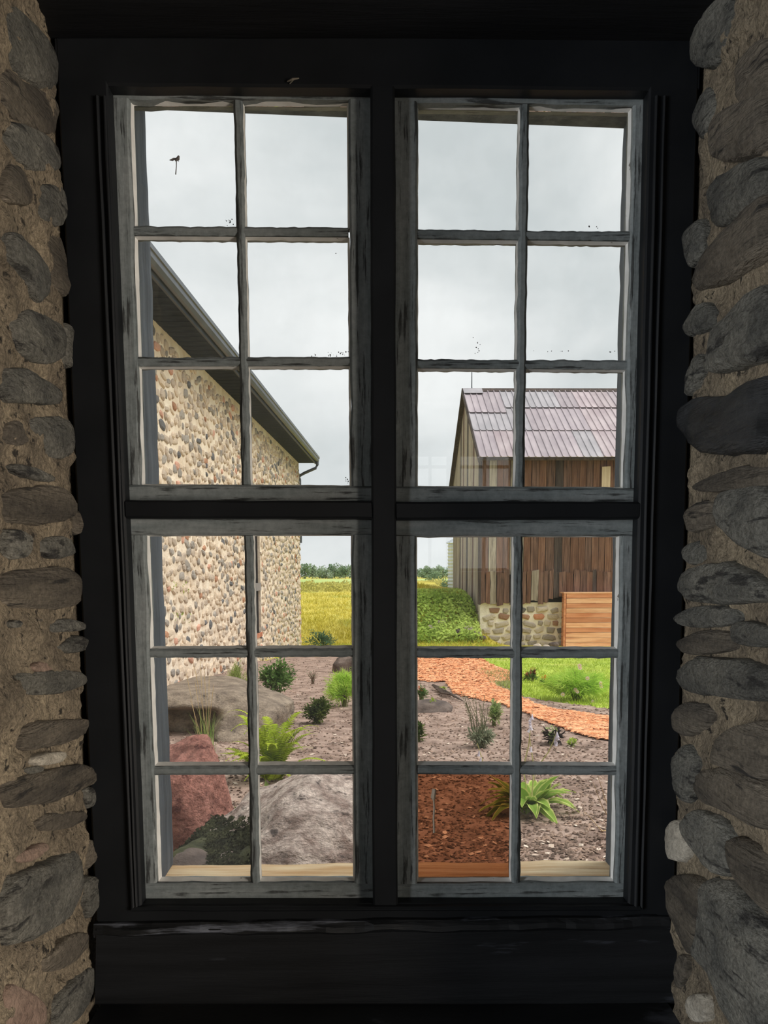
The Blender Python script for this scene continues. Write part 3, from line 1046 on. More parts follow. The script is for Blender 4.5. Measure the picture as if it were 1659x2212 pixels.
# ------------------------------------------------------------------ stone house on the left
HW = lambda Y: -4.228 + .054 * Y           # wall face x
HE = lambda Y: -3.608 + .054 * Y           # eave edge x
Y1, Y0_ = 32.0, 8.0
ZE = EYE + 4.18
HS = Vector((.054, 1, 0)).normalized()
HN = Vector((1, -.054, 0)).normalized()
RENDER = M('sandy_lime_mortar', srgb(216, 196, 172), srgb(240, 226, 206), 2.5, rough=.95, bump=.8, bscale=16, bdist=.03)
house = thing('stone_house', (HW(20), 20, float(g(-3, 20)) - .3), 'long pale cobbled fieldstone house with dark eaves, seen along its wall', 'building')
WY0, WY1, WZ0, WZ1 = 22.35, 23.55, EYE - 1.62, EYE + 1.75
mb = MB()
ysb = [Y0_, WY0, WY1, Y1]
zsb = [EYE - 3.3, WZ0, WZ1, ZE]
for i in range(3):
    for j in range(3):
        if i == 1 and j == 1:
            continue
        ya, yb_ = ysb[i], ysb[i + 1]
        q = [Vector((HW(ya), ya, zsb[j])), Vector((HW(yb_), yb_, zsb[j])), Vector((HW(yb_), yb_, zsb[j + 1])), Vector((HW(ya), ya, zsb[j + 1]))]
        mb.prism(q, (-.6, .0324, 0))
mb.prism([Vector((HW(Y1) - .6, Y1 + .03, EYE - 3.3)), Vector((HW(Y1) - 5, Y1 + .3, EYE - 3.3)), Vector((HW(Y1) - 5, Y1 + .3, ZE)), Vector((HW(Y1) - .6, Y1 + .03, ZE))], (0, -.5, 0))
obj('wall', mb, RENDER, house)
SLATE = M('dark_eave_metal', (.03, .038, .05), (.05, .06, .075), 3, rough=.5, bump=.1)
SOFFIT = M('soffit_panel', (.022, .028, .038), (.04, .048, .06), 3, rough=.95, bump=.1, spec=.05)
GUTTER = M('dark_gutter_metal', (.05, .058, .07), (.075, .085, .1), 3, rough=.4, bump=0, spec=.5)
# soffit: panels laid side by side across the overhang, each a board with a groove between
mb_all = []
me_panel = MB()
me_panel.box(-.31, .31, -.145, .145, 0, .03)
y = Y0_ + .2
k = 0
pan_o = None
while y < Y1:
    M4 = Matrix.Translation(((HW(y) + HE(y)) / 2, y, ZE - .03))
    if pan_o is None:
        pan_o = obj('soffit_panel', MB().prism([M4 @ Vector(v) for v in ((-.31, -.14, 0), (.31, -.14, 0), (.31, .14, 0), (-.31, .14, 0))], (0, 0, .04)), SOFFIT, house)
        base = y
    else:
        o = pan_o.copy()
        COL.objects.link(o)
        o.parent = house
        o.location = ((y - base) * .054, y - base, 0)
    y += .30


def eave(x0, x1, z0, z1, name, mat):
    q = [Vector((HE(Y0_) + x0, Y0_, z0)), Vector((HE(Y0_) + x1, Y0_, z0)), Vector((HE(Y0_) + x1, Y0_, z1)), Vector((HE(Y0_) + x0, Y0_, z1))]
    L_ = Y1 + .12 - Y0_
    return obj(name, MB().prism(q, (.054 * L_, L_, 0)), mat, house)


eave(-.68, .06, ZE + .012, ZE + .05, 'eave_deck', SLATE)
eave(-.02, .02, ZE - .06, ZE + .22, 'fascia', SLATE)
mb = MB()
pr = [(.022, .20), (.022, .03), (.05, -.005), (.10, .0), (.135, .05), (.14, .12), (.16, .13), (.16, .20), (.146, .20), (.146, .14), (.125, .125), (.12, .06), (.095, .015), (.055, .012), (.036, .035), (.036, .20)]
mb.prism([Vector((HE(Y0_) + a, Y0_, ZE + b)) for a, b in pr], (.054 * (Y1 + .1 - Y0_), Y1 + .1 - Y0_, 0))
obj('gutter', mb, GUTTER, house)
q = [Vector((HE(Y0_) - .72, Y0_, ZE + .62)), Vector((HE(Y0_) + .10, Y0_, ZE + .22)), Vector((HE(Y0_) + .10, Y0_, ZE + .27)), Vector((HE(Y0_) - .72, Y0_, ZE + .68))]
obj('roof_edge', MB().prism(q, (.054 * (Y1 + .15 - Y0_), Y1 + .15 - Y0_, 0)), SLATE, house)
q = [Vector((HE(Y0_) - .70, Y0_, ZE + .62)), Vector((HE(Y0_) - 4.2, Y0_, ZE + 2.4)), Vector((HE(Y0_) - 4.2, Y0_, ZE + 2.46)), Vector((HE(Y0_) - .70, Y0_, ZE + .68))]
obj('roof', MB().prism(q, (.054 * (Y1 + .15 - Y0_), Y1 + .15 - Y0_, 0)), SLATE, house)
xg, yg = HE(Y1), Y1
mb = MB()
mb.tube([(xg + .08, yg - .02, ZE + .02), (xg + .08, yg - .02, ZE - .10), (xg + .02, yg - .02, ZE - .22), (xg - .40, yg - .02, ZE - .40), (xg - .58, yg - .02, ZE - .50), (xg - .60, yg + .1, ZE - .62),
         (xg - .60, yg + .12, ZE - 3)], .055, 8)
obj('downspout', mb, GUTTER, house)
# wall opening
DARKW = M('dark_opening_timber', (.03, .026, .026), (.06, .05, .048), 6, (1, 1, .3), bump=.4)
OLDW = M('grey_weathered_board', srgb(110, 104, 102), srgb(150, 144, 140), 5, (4, 4, .4), bump=.5, bscale=14)
VOID = M('painted_dark_interior', (.012, .012, .014), (.016, .016, .018), 3, bump=0)  # near-black colour stands in for the shade of unlit interiors
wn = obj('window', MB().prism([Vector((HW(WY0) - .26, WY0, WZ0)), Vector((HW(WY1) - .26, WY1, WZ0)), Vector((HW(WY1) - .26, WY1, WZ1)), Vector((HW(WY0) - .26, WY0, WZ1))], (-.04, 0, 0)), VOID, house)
wn['label'] = 'tall dark opening with a broken shutter'
fo = MB()
for ya in (WY0 + .03, WY1 - .09):
    fo.box(HW(ya) - .22, HW(ya) - .06, ya, ya + .07, WZ0, WZ1)
fo.box(HW(WY0) - .22, HW(WY0) - .06, WY0, WY1, WZ1 - .08, WZ1)
obj('frame', fo, DARKW, wn)
zc = at(556, 1268, 23).z
obj('rail', MB().box(HW(23) - .16, HW(23) + .05, WY0 + .02, WY1 - .02, zc - .10, zc + .10), OLDW, wn)
for k in range(5):
    ya = WY0 + .12 + k * .2
    obj('shutter_board', MB().box(HW(ya) - .13, HW(ya) - .09, ya, ya + .15, WZ0 + .04 + R.uniform(0, .25), zc - .10 - R.uniform(0, .1)), DARKW if k % 2 == 0 else OLDW, wn)
BRICKM = M('orange_sill_brick', srgb(178, 112, 84), srgb(206, 142, 112), 9, bump=.4)
for k in range(6):
    ya = WY0 - .05 + k * .215
    obj('sill_brick', MB().box(HW(ya) - .12, HW(ya) + .04, ya, ya + .2, WZ0 - .12, WZ0), BRICKM, wn)

STONES = [M('tan_cobble', srgb(190, 168, 144), srgb(220, 202, 180), 9, bump=.5, bscale=26, rnd=.12),
          M('buff_cobble', srgb(166, 148, 130), srgb(202, 186, 168), 9, bump=.5, bscale=26, rnd=.12),
          M('grey_cobble', srgb(132, 124, 116), srgb(172, 164, 154), 9, bump=.5, bscale=26, rnd=.15),
          M('slate_cobble', srgb(88, 88, 90), srgb(120, 118, 118), 9, bump=.5, bscale=26, rnd=.15),
          M('rust_cobble', srgb(158, 112, 86), srgb(190, 146, 116), 9, bump=.5, bscale=26, rnd=.12),
          M('pink_cobble', srgb(190, 140, 118), srgb(212, 168, 146), 9, bump=.5, bscale=26, rnd=.12)]
WTS = [.45, .29, .17, .035, .03, .025]


def cobble_geo(seed, n=9, rect=False):
    rr = random.Random(seed)
    vs, fs = [], []
    ang = [2 * math.pi * (k + rr.uniform(-.3, .3)) / n for k in range(n)]
    rad = [rr.uniform(.75, 1.05) for _ in range(n)]
    e = .5 if rect else .85
    for s, h in ((1, -.2), (.94, .45), (.62, .92)):
        for a, r_ in zip(ang, rad):
            c, s_ = math.cos(a), math.sin(a)
            vs.append((s * r_ * math.copysign(abs(c) ** e, c), s * r_ * math.copysign(abs(s_) ** e, s_), h + rr.uniform(-.1, .1) * (h > 0)))
    vs.append((rr.uniform(-.1, .1), rr.uniform(-.1, .1), 1.0))
    for k in range(2):
        for i in range(n):
            fs.append((k * n + i, k * n + (i + 1) % n, (k + 1) * n + (i + 1) % n, (k + 1) * n + i))
    for i in range(n):
        fs.append((2 * n + i, 2 * n + (i + 1) % n, 3 * n))
    return vs, fs


COB = [cobble_geo(s) for s in range(10)]
COBR = [cobble_geo(s + 50, 10, True) for s in range(10)]
_cm = {}


def cob_mesh(v, mi, mats, rect):
    k = (v, mats[mi].name, rect)
    if k not in _cm:
        me = bpy.data.meshes.new('stone')
        me.from_pydata((COBR if rect else COB)[v][0], [], (COBR if rect else COB)[v][1])
        me.materials.append(mats[mi])
        _cm[k] = me
    return _cm[k]


def lay_stones(parent, org, sdir, nrm, s0, s1, z0, z1, cs, cz, mats, wts, limit, skip, visible, rect=False, hgt=.05, jit=.25, smin=.36, smax=.56):
    zdir = Vector((0, 0, 1))
    items = []
    nz = int((z1 - z0) / cz)
    for j in range(nz):
        s = s0 + (cs * .5 if j % 2 else 0)
        while s < s1:
            w = cs * R.uniform(.62, 1.5)
            ss = s + w / 2
            zz = z0 + (j + .5 + R.uniform(-jit, jit)) * cz
            s += w
            p = org + sdir * ss + zdir * zz
            if skip(ss, zz):
                continue
            vis = visible(p)
            if vis is None:
                continue
            items.append((vis, p, w * R.uniform(smin, smax), cz * R.uniform(smin, smax) * 1.02, R.uniform(-.35, .35), R.choices(range(len(mats)), wts)[0], R.randrange(10)))
    items.sort(key=lambda q: -q[0])
    base = Matrix((sdir, zdir, nrm)).transposed().to_4x4()
    rest = MB()
    for n_, (vis, p, w, h, a, mi, v) in enumerate(items):
        m4 = Matrix.Translation(p) @ base @ Matrix.Rotation(a, 4, 'Z') @ Matrix.Diagonal((w, h, hgt * R.uniform(.6, 1.3), 1))
        if n_ < limit:
            place('stone', cob_mesh(v, mi, mats, rect), m4, parent)
        else:
            gv, gf = (COBR if rect else COB)[v]
            rest.add([m4 @ Vector(q) for q in gv], gf, mi)
    if rest.v:
        obj('small_stones', rest, mats, parent, recalc=False, kind='stuff')


def vis_house(p):
    px, py = project(p)
    if not (-350 < px < 662 and 200 < py < 1700):
        return None
    hid = 1 if (px > 330 and not 1050 < py < 1155) else (.2 if px > 325 else .02)
    return hid * 100 / p.y


lay_stones(house, Vector((HW(0), 0, 0)), HS, HN, 8.3, Y1 - .1, EYE - 3.0, ZE - .05, .25, .175, STONES, WTS, 300,
           lambda s, z: WY0 - .08 < s < WY1 + .12 and WZ0 - .12 < z < WZ1 + .05, vis_house, hgt=.034, smin=.30, smax=.60, jit=.42)
VINE = M('vine_leaf', srgb(140, 160, 84), srgb(176, 190, 112), 3, leaf=.4, island=.25)
mb = MB()
for px, py, n in ((366, 1262, 14), (390, 1270, 10), (376, 1330, 12), (396, 1338, 10), (640, 1385, 16), (628, 1378, 8)):
    Yv = 4.228 / (.054 + (791 - px) / 1800.0)
    c = at(px, py, Yv)
    for _ in range(n):
        p = c + Vector((R.uniform(.04, .10), R.uniform(-.3, .3), R.uniform(-.10, .12)))
        d = Vector((R.uniform(0, .04), R.uniform(-.07, .07), R.uniform(-.05, .06)))
        e = d.cross(HN).normalized() * .022
        mb.add([p, p + d * .5 + e, p + d, p + d * .5 - e], [(0, 1, 2, 3)])
tag(obj('wall_creeper', mb, VINE, recalc=False), 'thin sprigs of green creeper on the cobbled house wall', 'creeper', kind='stuff')

# ------------------------------------------------------------------ barn
BX0, BX1, BY0, BY1 = 4.52, 14.0, 33.0, 43.4
zg = float(np.interp(33, GY, GZ)) + EYE
ZF = EYE - 1.155
ZL = EYE + .07
ZEV = EYE + 4.42
YR_, ZR = 38.2, EYE + 8.12
YE = 32.45
barn = thing('barn', (BX0, BY0, zg), 'weathered plank barn on a stone foundation with a ribbed metal roof', 'barn')
FMORT = M('barn_mortar', srgb(220, 208, 190), srgb(242, 234, 220), 3, rough=.95, bump=.8, bscale=16, bdist=.03)
mb = MB()
mb.box(BX0, BX1, BY0 + .02, BY0 + .5, zg - .6, ZF)
mb.box(BX0, BX0 + .5, BY0 + .5, BY1, zg - .6, ZF)
obj('foundation', mb, FMORT, barn)
FST = [M('pale_block', srgb(178, 164, 146), srgb(206, 194, 176), 7, bump=.5, bscale=20, rnd=.12),
       M('grey_block', srgb(140, 130, 120), srgb(178, 168, 156), 7, bump=.5, bscale=20, rnd=.12),
       M('brown_block', srgb(138, 104, 84), srgb(168, 132, 108), 7, bump=.5, bscale=20, rnd=.12),
       M('dark_block', srgb(92, 88, 84), srgb(124, 118, 112), 7, bump=.5, bscale=20, rnd=.12),
       M('orange_block', srgb(178, 118, 88), srgb(202, 146, 114), 7, bump=.5, bscale=20, rnd=.1)]


def vis_barn(p):
    px, py = project(p)
    if not (1030 < px < 1232):
        return None
    return 1.0


lay_stones(barn, Vector((BX0, BY0 + .02, 0)), Vector((1, 0, 0)), Vector((0, -1, 0)), .06, 3.6, zg - .1, ZF - .02, .44, .27, FST, [.50, .28, .10, .08, .04], 290,
           lambda s, z: False, vis_barn, True, .07, .14, .42, .52)

PLK = [M('brown_barn_plank', srgb(92, 68, 58), srgb(132, 102, 88), 3, (5, 5, .35), .9, .8, 12, (7, 7, .3), bdist=.02, c3=srgb(66, 52, 48), s3=3, st3=(5, 5, .4), lo3=.55, hi3=.68, rnd=.22),
       M('red_barn_plank', srgb(100, 70, 56), srgb(134, 100, 82), 3, (5, 5, .35), .9, .8, 12, (7, 7, .3), bdist=.02, c3=srgb(76, 54, 46), s3=3, st3=(5, 5, .4), lo3=.58, hi3=.68, rnd=.2),
       M('grey_barn_plank', srgb(138, 126, 112), srgb(182, 170, 154), 3, (5, 5, .35), .9, .8, 12, (7, 7, .3), bdist=.02, c3=srgb(84, 74, 66), s3=3, st3=(5, 5, .4), lo3=.56, hi3=.68, rnd=.2),
       M('dark_barn_plank', srgb(58, 50, 48), srgb(92, 80, 74), 3, (5, 5, .35), .9, .8, 12, (7, 7, .3), bdist=.02, rnd=.2)]


def plank(parent, x, w, z0, z1, yf, th, mat, name='plank', ragged=.05, tilt=0):
    """an upright board with ragged ends and a split"""
    a, b = R.uniform(-ragged, ragged), R.uniform(-ragged, ragged)
    c, d = R.uniform(-ragged, ragged), R.uniform(-ragged, ragged)
    fr_ = [(x, z0 + a), (x + w * .45, z0 + (a + b) / 2 + R.uniform(-ragged, ragged) * .6), (x + w, z0 + b), (x + w + tilt, z1 + c), (x + w * .55 + tilt, z1 + (c + d) / 2), (x + tilt, z1 + d)]
    return obj(name, MB().prism([Vector((p, yf, q)) for p, q in fr_], (0, th, 0)), mat, parent)


x = BX0
while x < 10.6:
    w = R.uniform(.24, .34)
    px = 791 + 1800 * x / 33
    mt = R.choices(PLK, [.1, .05, .75, .1] if px < 1068 else ([.45, .2, .25, .1] if px < 1120 else [.6, .28, .02, .1]))[0]
    plank(barn, x, w - .018, ZL - .12, ZEV + .05, BY0 - .03 + R.uniform(-.012, .012), .03, mt, ragged=.03)
    x += w
x = BX0 - .02
while x < 10.6:
    w = R.uniform(.15, .30)
    px = 791 + 1800 * x / 33
    mt = R.choices(PLK, [.34, .08, .26, .32] if px < 1125 else ([.45, .15, .12, .28] if px < 1200 else [.35, .45, .05, .15]))[0]
    z1 = ZL + R.uniform(-.04, .05)
    z0 = ZF - .06 + R.uniform(-.05, .12)
    if 1180 < px < 1240:
        z0 += R.uniform(0, .3)
    plank(barn, x, w - .016, z0, z1, BY0 - .09 + R.uniform(-.02, .015), .03, mt, ragged=.05, tilt=R.uniform(-.03, .03))
    x += w
# backing so no daylight shows between the boards
mb = MB().box(BX0 + .03, BX1, BY0 + .04, BY0 + .1, ZF, ZEV)
mb.add([(BX0 + .06, BY0 + .1, ZF), (BX0 + .06, BY1, ZF), (BX0 + .06, BY1, ZEV), (BX0 + .06, YR_, ZR - .1), (BX0 + .06, BY0 + .1, ZEV)], [(0, 1, 2, 3, 4)])
mb.box(BX0, BX1, BY1 - .1, BY1, ZF, ZEV)
obj('backing', mb, VOID, barn)
# gable boards
nb = 20
for k in range(nb):
    ya = BY0 + (BY1 - BY0) * k / nb
    yb_ = BY0 + (BY1 - BY0) * (k + 1) / nb - .03

    def gz(yy):
        return ZEV + (ZR - ZEV) * ((yy - YE) / (YR_ - YE) if yy < YR_ else (BY1 + .5 - yy) / (BY1 + .5 - YR_)) - .12
    z0 = max(ZF - .4, float(g(3.9, ya)) - .2) if ya > 33.5 else ZF - .1
    q = [Vector((BX0 - R.uniform(0, .03), ya, z0 + R.uniform(-.05, .05))), Vector((BX0 - R.uniform(0, .03), yb_, z0 + R.uniform(-.05, .05))), Vector((BX0, yb_, gz(yb_))), Vector((BX0, ya, gz(ya)))]
    obj('gable_board', MB().prism(q, (.03, 0, 0)), R.choices(PLK, [.2, 0, .75, .05])[0], barn)
plank(barn, at(1036, 1100, 32.9).x - .05, .13, ZF - .05, ZEV - .1, BY0 - .12, .05, PLK[3], 'corner_post', .01)
pb = plank(barn, at(1301, 1030, 32.8).x, .33, at(1310, 1085, 32.7).z, at(1310, 1007, 32.7).z, BY0 - .16, .04, M('pale_new_board', srgb(186, 164, 136), srgb(210, 190, 162), 4, (5, 5, .4), bump=.3), 'pale_board', .02)
pb['label'] = 'pale bare board hung under the eave'
# roof sheets
METAL = [M('roof_sheet_%s' % n_, a_, b_, 1.2, (2, .6, 1), .55, .15, 4, bdist=.02, rnd=.10, spec=.5) for n_, a_, b_ in
         (('mauve', srgb(150, 138, 144), srgb(172, 160, 164)), ('pink', srgb(158, 142, 146), srgb(180, 166, 168)), ('grey', srgb(148, 144, 148), srgb(170, 164, 168)))]
SL = Vector((0, YR_ - YE, ZR - ZEV))
SLn = Vector((0, -SL.z, SL.y)).normalized()
LEN = SL.length
SLd = SL.normalized()
XR0 = BX0 - .15


def sheet(x0, x1, t0, t1, lift, mat):
    """one metal sheet with three standing ribs, slope fraction t0 (eave) to t1 (ridge)"""
    prof = []
    n_ = 3
    for k in range(n_):
        xa = x0 + (x1 - x0) * k / n_
        wr = (x1 - x0) / n_
        prof += [(xa, 0), (xa + .015, .035), (xa + .045, .035), (xa + .06, 0), (xa + wr * .62, -.004)]
    prof += [(x1 - .004, 0)]
    e = Vector((0, YE, ZEV))
    a = e + SL * t0
    b = e + SL * t1
    vs = []
    for p in (a, b):
        for xx, hh in prof:
            vs.append(p + Vector((xx, 0, 0)) + SLn * (hh + lift * (1 if p is a else .3)))
        for xx in (x1 - .004, x0):
            vs.append(p + Vector((xx, 0, 0)) + SLn * (-.02 + lift * (1 if p is a else .3)))
    m_ = len(prof) + 2
    fs = [(i, (i + 1) % m_, m_ + (i + 1) % m_, m_ + i) for i in range(m_)] + [tuple(range(m_)), tuple(range(2 * m_ - 1, m_ - 1, -1))]
    return obj('roof_sheet', MB().add(vs, fs), mat, barn)


cours = [(0, .36), (.355, .70), (.695, 1.0)]
for ci, (t0, t1) in enumerate(cours):
    x = XR0
    k = 0
    while x < 11.0:
        x1 = x + (.80 if k else .80)
        mt = R.choice(METAL)
        u0, u1 = t0, t1
        if k < 2 and ci == 1:
            u1 = .62
        if k < 2 and ci == 2:
            u0 = .615
        if k == 0 and ci == 2:
            u1 = .93
        sheet(x, x1, u0, u1, .006 + .03 * ci + R.uniform(0, .012), mt)
        x = x1
        k += 1
obj('roof_sheet', MB().prism([Vector((XR0, YE, ZEV)) + SL * .92 + SLn * .10, Vector((XR0 + .85, YE, ZEV)) + SL * .92 + SLn * .10, Vector((XR0 + .85, YE, ZEV)) + SL + SLn * .10, Vector((XR0, YE, ZEV)) + SL + SLn * .10], tuple(-SLn * .02)), METAL[2], barn)
mb = MB()
mb.prism([Vector((XR0, YE, ZEV - .05)), Vector((BX1, YE, ZEV - .05)), Vector((BX1, YR_, ZR - .05)), Vector((XR0, YR_, ZR - .05))], tuple(-SLn * .08))
mb.prism([Vector((XR0, BY1 + .5, ZEV - .05)), Vector((BX1, BY1 + .5, ZEV - .05)), Vector((BX1, YR_, ZR - .05)), Vector((XR0, YR_, ZR - .05))], (0, 0, -.1))
obj('roof_deck', mb, PLK[3], barn)
mb = MB()
mb.prism([Vector((XR0 - .04, YR_ - .2, ZR - .08)), Vector((XR0 - .04, YR_, ZR + .10)), Vector((XR0 - .04, YR_ + .2, ZR - .08)), Vector((XR0 - .04, YR_, ZR + .02))], (BX1 - XR0, 0, 0))
obj('ridge_cap', mb, PLK[3], barn)
mb = MB()
for (ya, za, yb_, zb_) in ((YE - .05, ZEV - .08, YR_, ZR - .0), (BY1 + .55, ZEV - .08, YR_, ZR - .0)):
    mb.prism([Vector((XR0 - .05, ya, za - .14)), Vector((XR0 - .05, yb_, zb_ - .14)), Vector((XR0 - .05, yb_, zb_ + .04)), Vector((XR0 - .05, ya, za + .04))], (.05, 0, 0))
obj('rake_board', mb, PLK[3], barn)
rod_b = at(1019, 858, YR_)
mb = MB()
mb.tube([rod_b + Vector((0, 0, -.1)), rod_b + Vector((0, 0, .9)), Vector((rod_b.x, YR_, at(1019, 776, YR_).z))], [.028, .022, .008], 5)
for a_ in (0, 2.1, 4.2):
    mb.tube([rod_b + Vector((.22 * math.cos(a_), .22 * math.sin(a_), -.1)), rod_b + Vector((0, 0, .45))], .012, 4)
ro = obj('lightning_rod', mb, GUTTER, barn)

# orange board enclosure at the barn's foot
BOX = [M('fresh_orange_board', srgb(216, 160, 122), srgb(242, 194, 158), 3, (.3, 3, 3), .8, .3, 10, (.3, 5, 5), bdist=.01, c3=srgb(182, 108, 70), s3=2.2, st3=(.35, 3, 5), lo3=.54, hi3=.68, rnd=.1),
       M('reddish_board', srgb(188, 120, 84), srgb(214, 152, 116), 3, (.3, 3, 3), .8, .3, 10, (.3, 5, 5), bdist=.01, rnd=.1)]
ex0, ex1, ey = at(1223, 1340, 32.2).x, at(1336, 1340, 32.2).x, 32.2
ez0, ez1 = float(g(8, 32.2)) - .06, at(1270, 1281, 32.2).z
box = thing('board_enclosure', ((ex0 + ex1) / 2, ey, ez0), 'box of fresh orange horizontal boards standing against the barn foundation', 'enclosure')
nbd = 11
bh = (ez1 - ez0) / nbd
for k in range(nbd):
    z = ez0 + k * bh
    obj('board', MB().prism([Vector((ex0, ey, z)), Vector((ex1, ey, z + R.uniform(-.006, .006))), Vector((ex1, ey, z + bh - .014)), Vector((ex0, ey, z + bh - .014))], (0, .035 + R.uniform(0, .01), 0)), R.choices(BOX, [.7, .3])[0], box)
for k in range(nbd):
    z = ez0 + k * bh
    obj('side_board', MB().box(ex0 - .02, ex0 + .015, ey + .04, 32.88, z, z + bh - .014), BOX[1], box)
obj('corner_post', MB().box(ex0 - .10, ex0 - .02, ey - .01, ey + .09, ez0, ez1 - .02), BOX[1], box)
obj('corner_post', MB().box(ex1, ex1 + .08, ey - .01, ey + .09, ez0, ez1 - .02), BOX[1], box)
obj('lid', MB().box(ex0 - .11, ex1 + .10, ey - .02, 32.85, ez1 - .015, ez1 + .03), BOX[0], box)

# ------------------------------------------------------------------ silo
sy0 = 50.0
sx = at(968, 1220, sy0).x + 2.1
silo = thing('silo', (sx, sy0, float(g(sx, sy0)) - .3), 'corrugated galvanised grain silo half hidden behind the barn', 'silo')
SILOM = M('galvanised_sheet', srgb(186, 194, 200), srgb(212, 218, 222), 1.5, (1, 1, .3), .5, .1, spec=.4)
zt = at(968, 1172, sy0).z
zb0 = float(g(sx, sy0)) - .3
n_ = 40
vs, fs = [], []
nz = int((zt - zb0) / .10)
for j in range(nz + 1):
    r_ = 2.1 + (.03 if j % 2 else -.012)
    for k in range(n_):
        vs.append((sx + r_ * math.cos(6.2832 * k / n_), sy0 + r_ * math.sin(6.2832 * k / n_), zb0 + (zt - zb0) * j / nz))
for j in range(nz):
    for k in range(n_):
        fs.append((j * n_ + k, j * n_ + (k + 1) % n_, (j + 1) * n_ + (k + 1) % n_, (j + 1) * n_ + k))
obj('drum', MB().add(vs, fs), SILOM, silo)
mb = MB()
for k in range(20):
    a0, a1 = 6.2832 * k / 20, 6.2832 * (k + 1) / 20
    rr = 2.22
    mb.add([(sx + rr * math.cos(a0), sy0 + rr * math.sin(a0), zt - .05), (sx + rr * math.cos(a1), sy0 + rr * math.sin(a1), zt - .05), (sx + .25 * math.cos(a1), sy0 + .25 * math.sin(a1), zt + 1.0), (sx + .25 * math.cos(a0), sy0 + .25 * math.sin(a0), zt + 1.0)], [(0, 1, 2, 3)])
    mb.beam((sx + rr * math.cos(a0), sy0 + rr * math.sin(a0), zt - .03), (sx + .25 * math.cos(a0), sy0 + .25 * math.sin(a0), zt + 1.02), .05, .05)
obj('roof_cone', mb, SILOM, silo)
mb = MB()
mb.tube([(sx, sy0, zt + .95), (sx, sy0, zt + 1.2)], .28, 12)
obj('vent_cap', mb, SILOM, silo)

# ------------------------------------------------------------------ far trees and hedge
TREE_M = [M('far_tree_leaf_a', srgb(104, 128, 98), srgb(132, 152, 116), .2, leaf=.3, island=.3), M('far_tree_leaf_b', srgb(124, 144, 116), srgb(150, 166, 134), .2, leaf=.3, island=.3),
          M('haze_tinted_leaf_c', srgb(142, 162, 158), srgb(164, 180, 174), .2, leaf=.3, island=.2)]  # distance haze is put into the leaf colours, most in the last
TRUNK = M('tree_bark', srgb(96, 84, 74), srgb(128, 114, 102), 3, (3, 3, .5), bump=.4)


def crown(mb, c, rx, rz, n, leaf, lobes=6):
    L_ = [(Vector((R.uniform(-.55, .55) * rx, R.uniform(-.55, .55) * rx, R.uniform(-.45, .5) * rz)), R.uniform(.4, .62)) for _ in range(lobes)]
    for _ in range(n):
        lc, ls = R.choice(L_)
        d = Vector((R.gauss(0, 1), R.gauss(0, 1), R.gauss(0, 1))).normalized() * (R.random() ** .35)
        p = c + lc + Vector((d.x * rx * ls, d.y * rx * ls, d.z * rz * ls))
        u = Vector((R.gauss(0, 1), R.gauss(0, 1), R.gauss(0, .6))).normalized() * leaf
        v = u.orthogonal().normalized() * leaf * .7
        mb.add([p - u, p + v, p + u, p - v], [(0, 1, 2, 3)])


def tree(name, px, py_top, py_base, Y, wpx, mat, label, n=260, group=None):
    a = at(px, py_base, Y)
    b = at(px, py_top, Y)
    h = b.z - a.z
    z0 = min(a.z, float(g(a.x, Y)))
    t = thing(name, (a.x, Y, z0), label, 'tree', group)
    tk = MB().tube([(a.x, Y, z0), (a.x + R.uniform(-.1, .1) * h * .2, Y, a.z + h * .35), (a.x + R.uniform(-.1, .1) * h * .4, Y, a.z + h * .75)], [h * .03, h * .022, h * .008], 6)
    for k in range(4):
        an = R.uniform(0, 6.28)
        tk.tube([(a.x, Y, a.z + h * (.3 + .1 * k)), (a.x + math.cos(an) * h * .22, Y + math.sin(an) * h * .2, a.z + h * (.5 + .1 * k))], [h * .014, h * .005], 4)
    obj('trunk', tk, TRUNK, t)
    mb = MB()
    rx = wpx / 1800.0 * Y / 2
    crown(mb, Vector((a.x, Y, a.z + h * .52)), rx * 1.5, h * .58, int(n * 1.7), h * .062, 8)
    obj('crown', mb, mat, t, recalc=False)
    return t


T1 = [(660, 1216, 34), (676, 1221, 22), (690, 1224, 20), (704, 1222, 24), (719, 1219, 26), (733, 1223, 22), (747, 1221, 26), (764, 1222, 26)]
words_ = ['first', 'second', 'third', 'fourth', 'fifth', 'sixth', 'seventh', 'eighth']
for k, (px, top, w) in enumerate(T1):
    tree('broadleaf_tree', px, top, 1253, 340 + 12 * (k % 3), w, TREE_M[k % 2], 'far haze-tinted green tree, %s along from the stone house corner' % words_[k], 320, 'trees on the far field edge')
T2 = [(880, 1224, 26), (900, 1224, 22), (914, 1221, 22), (929, 1224, 20), (943, 1222, 22), (957, 1223, 20), (972, 1224, 22)]
for k, (px, top, w) in enumerate(T2):
    tree('broadleaf_tree', px, top, 1252, 330 + 14 * (k % 3), w, TREE_M[(k + 1) % 2], 'far haze-tinted green tree, %s along towards the silo, right of the mullion' % words_[k], 300, 'trees on the far field edge')
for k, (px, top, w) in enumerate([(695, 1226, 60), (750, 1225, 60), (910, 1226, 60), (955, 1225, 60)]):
    tree('distant_tree', px, top, 1250, 460 + 24 * k, w * .8, TREE_M[2], 'pale blue-green wood tree tinted for haze, %s from the left' % words_[k], 300, 'haze-tinted trees behind the field edge')
tree('field_tree', 938, 1234, 1277, 96, 34, TREE_M[0], 'small open-branched tree at the field edge near the silo', 240)
tree('field_bush', 961, 1252, 1280, 80, 16, TREE_M[0], 'dark round bush beside the foot of the silo', 200)
HEDGE = M('weedy_hedge_leaf', srgb(168, 164, 88), srgb(200, 192, 116), .4, leaf=.35, island=.35)
mb = MB()
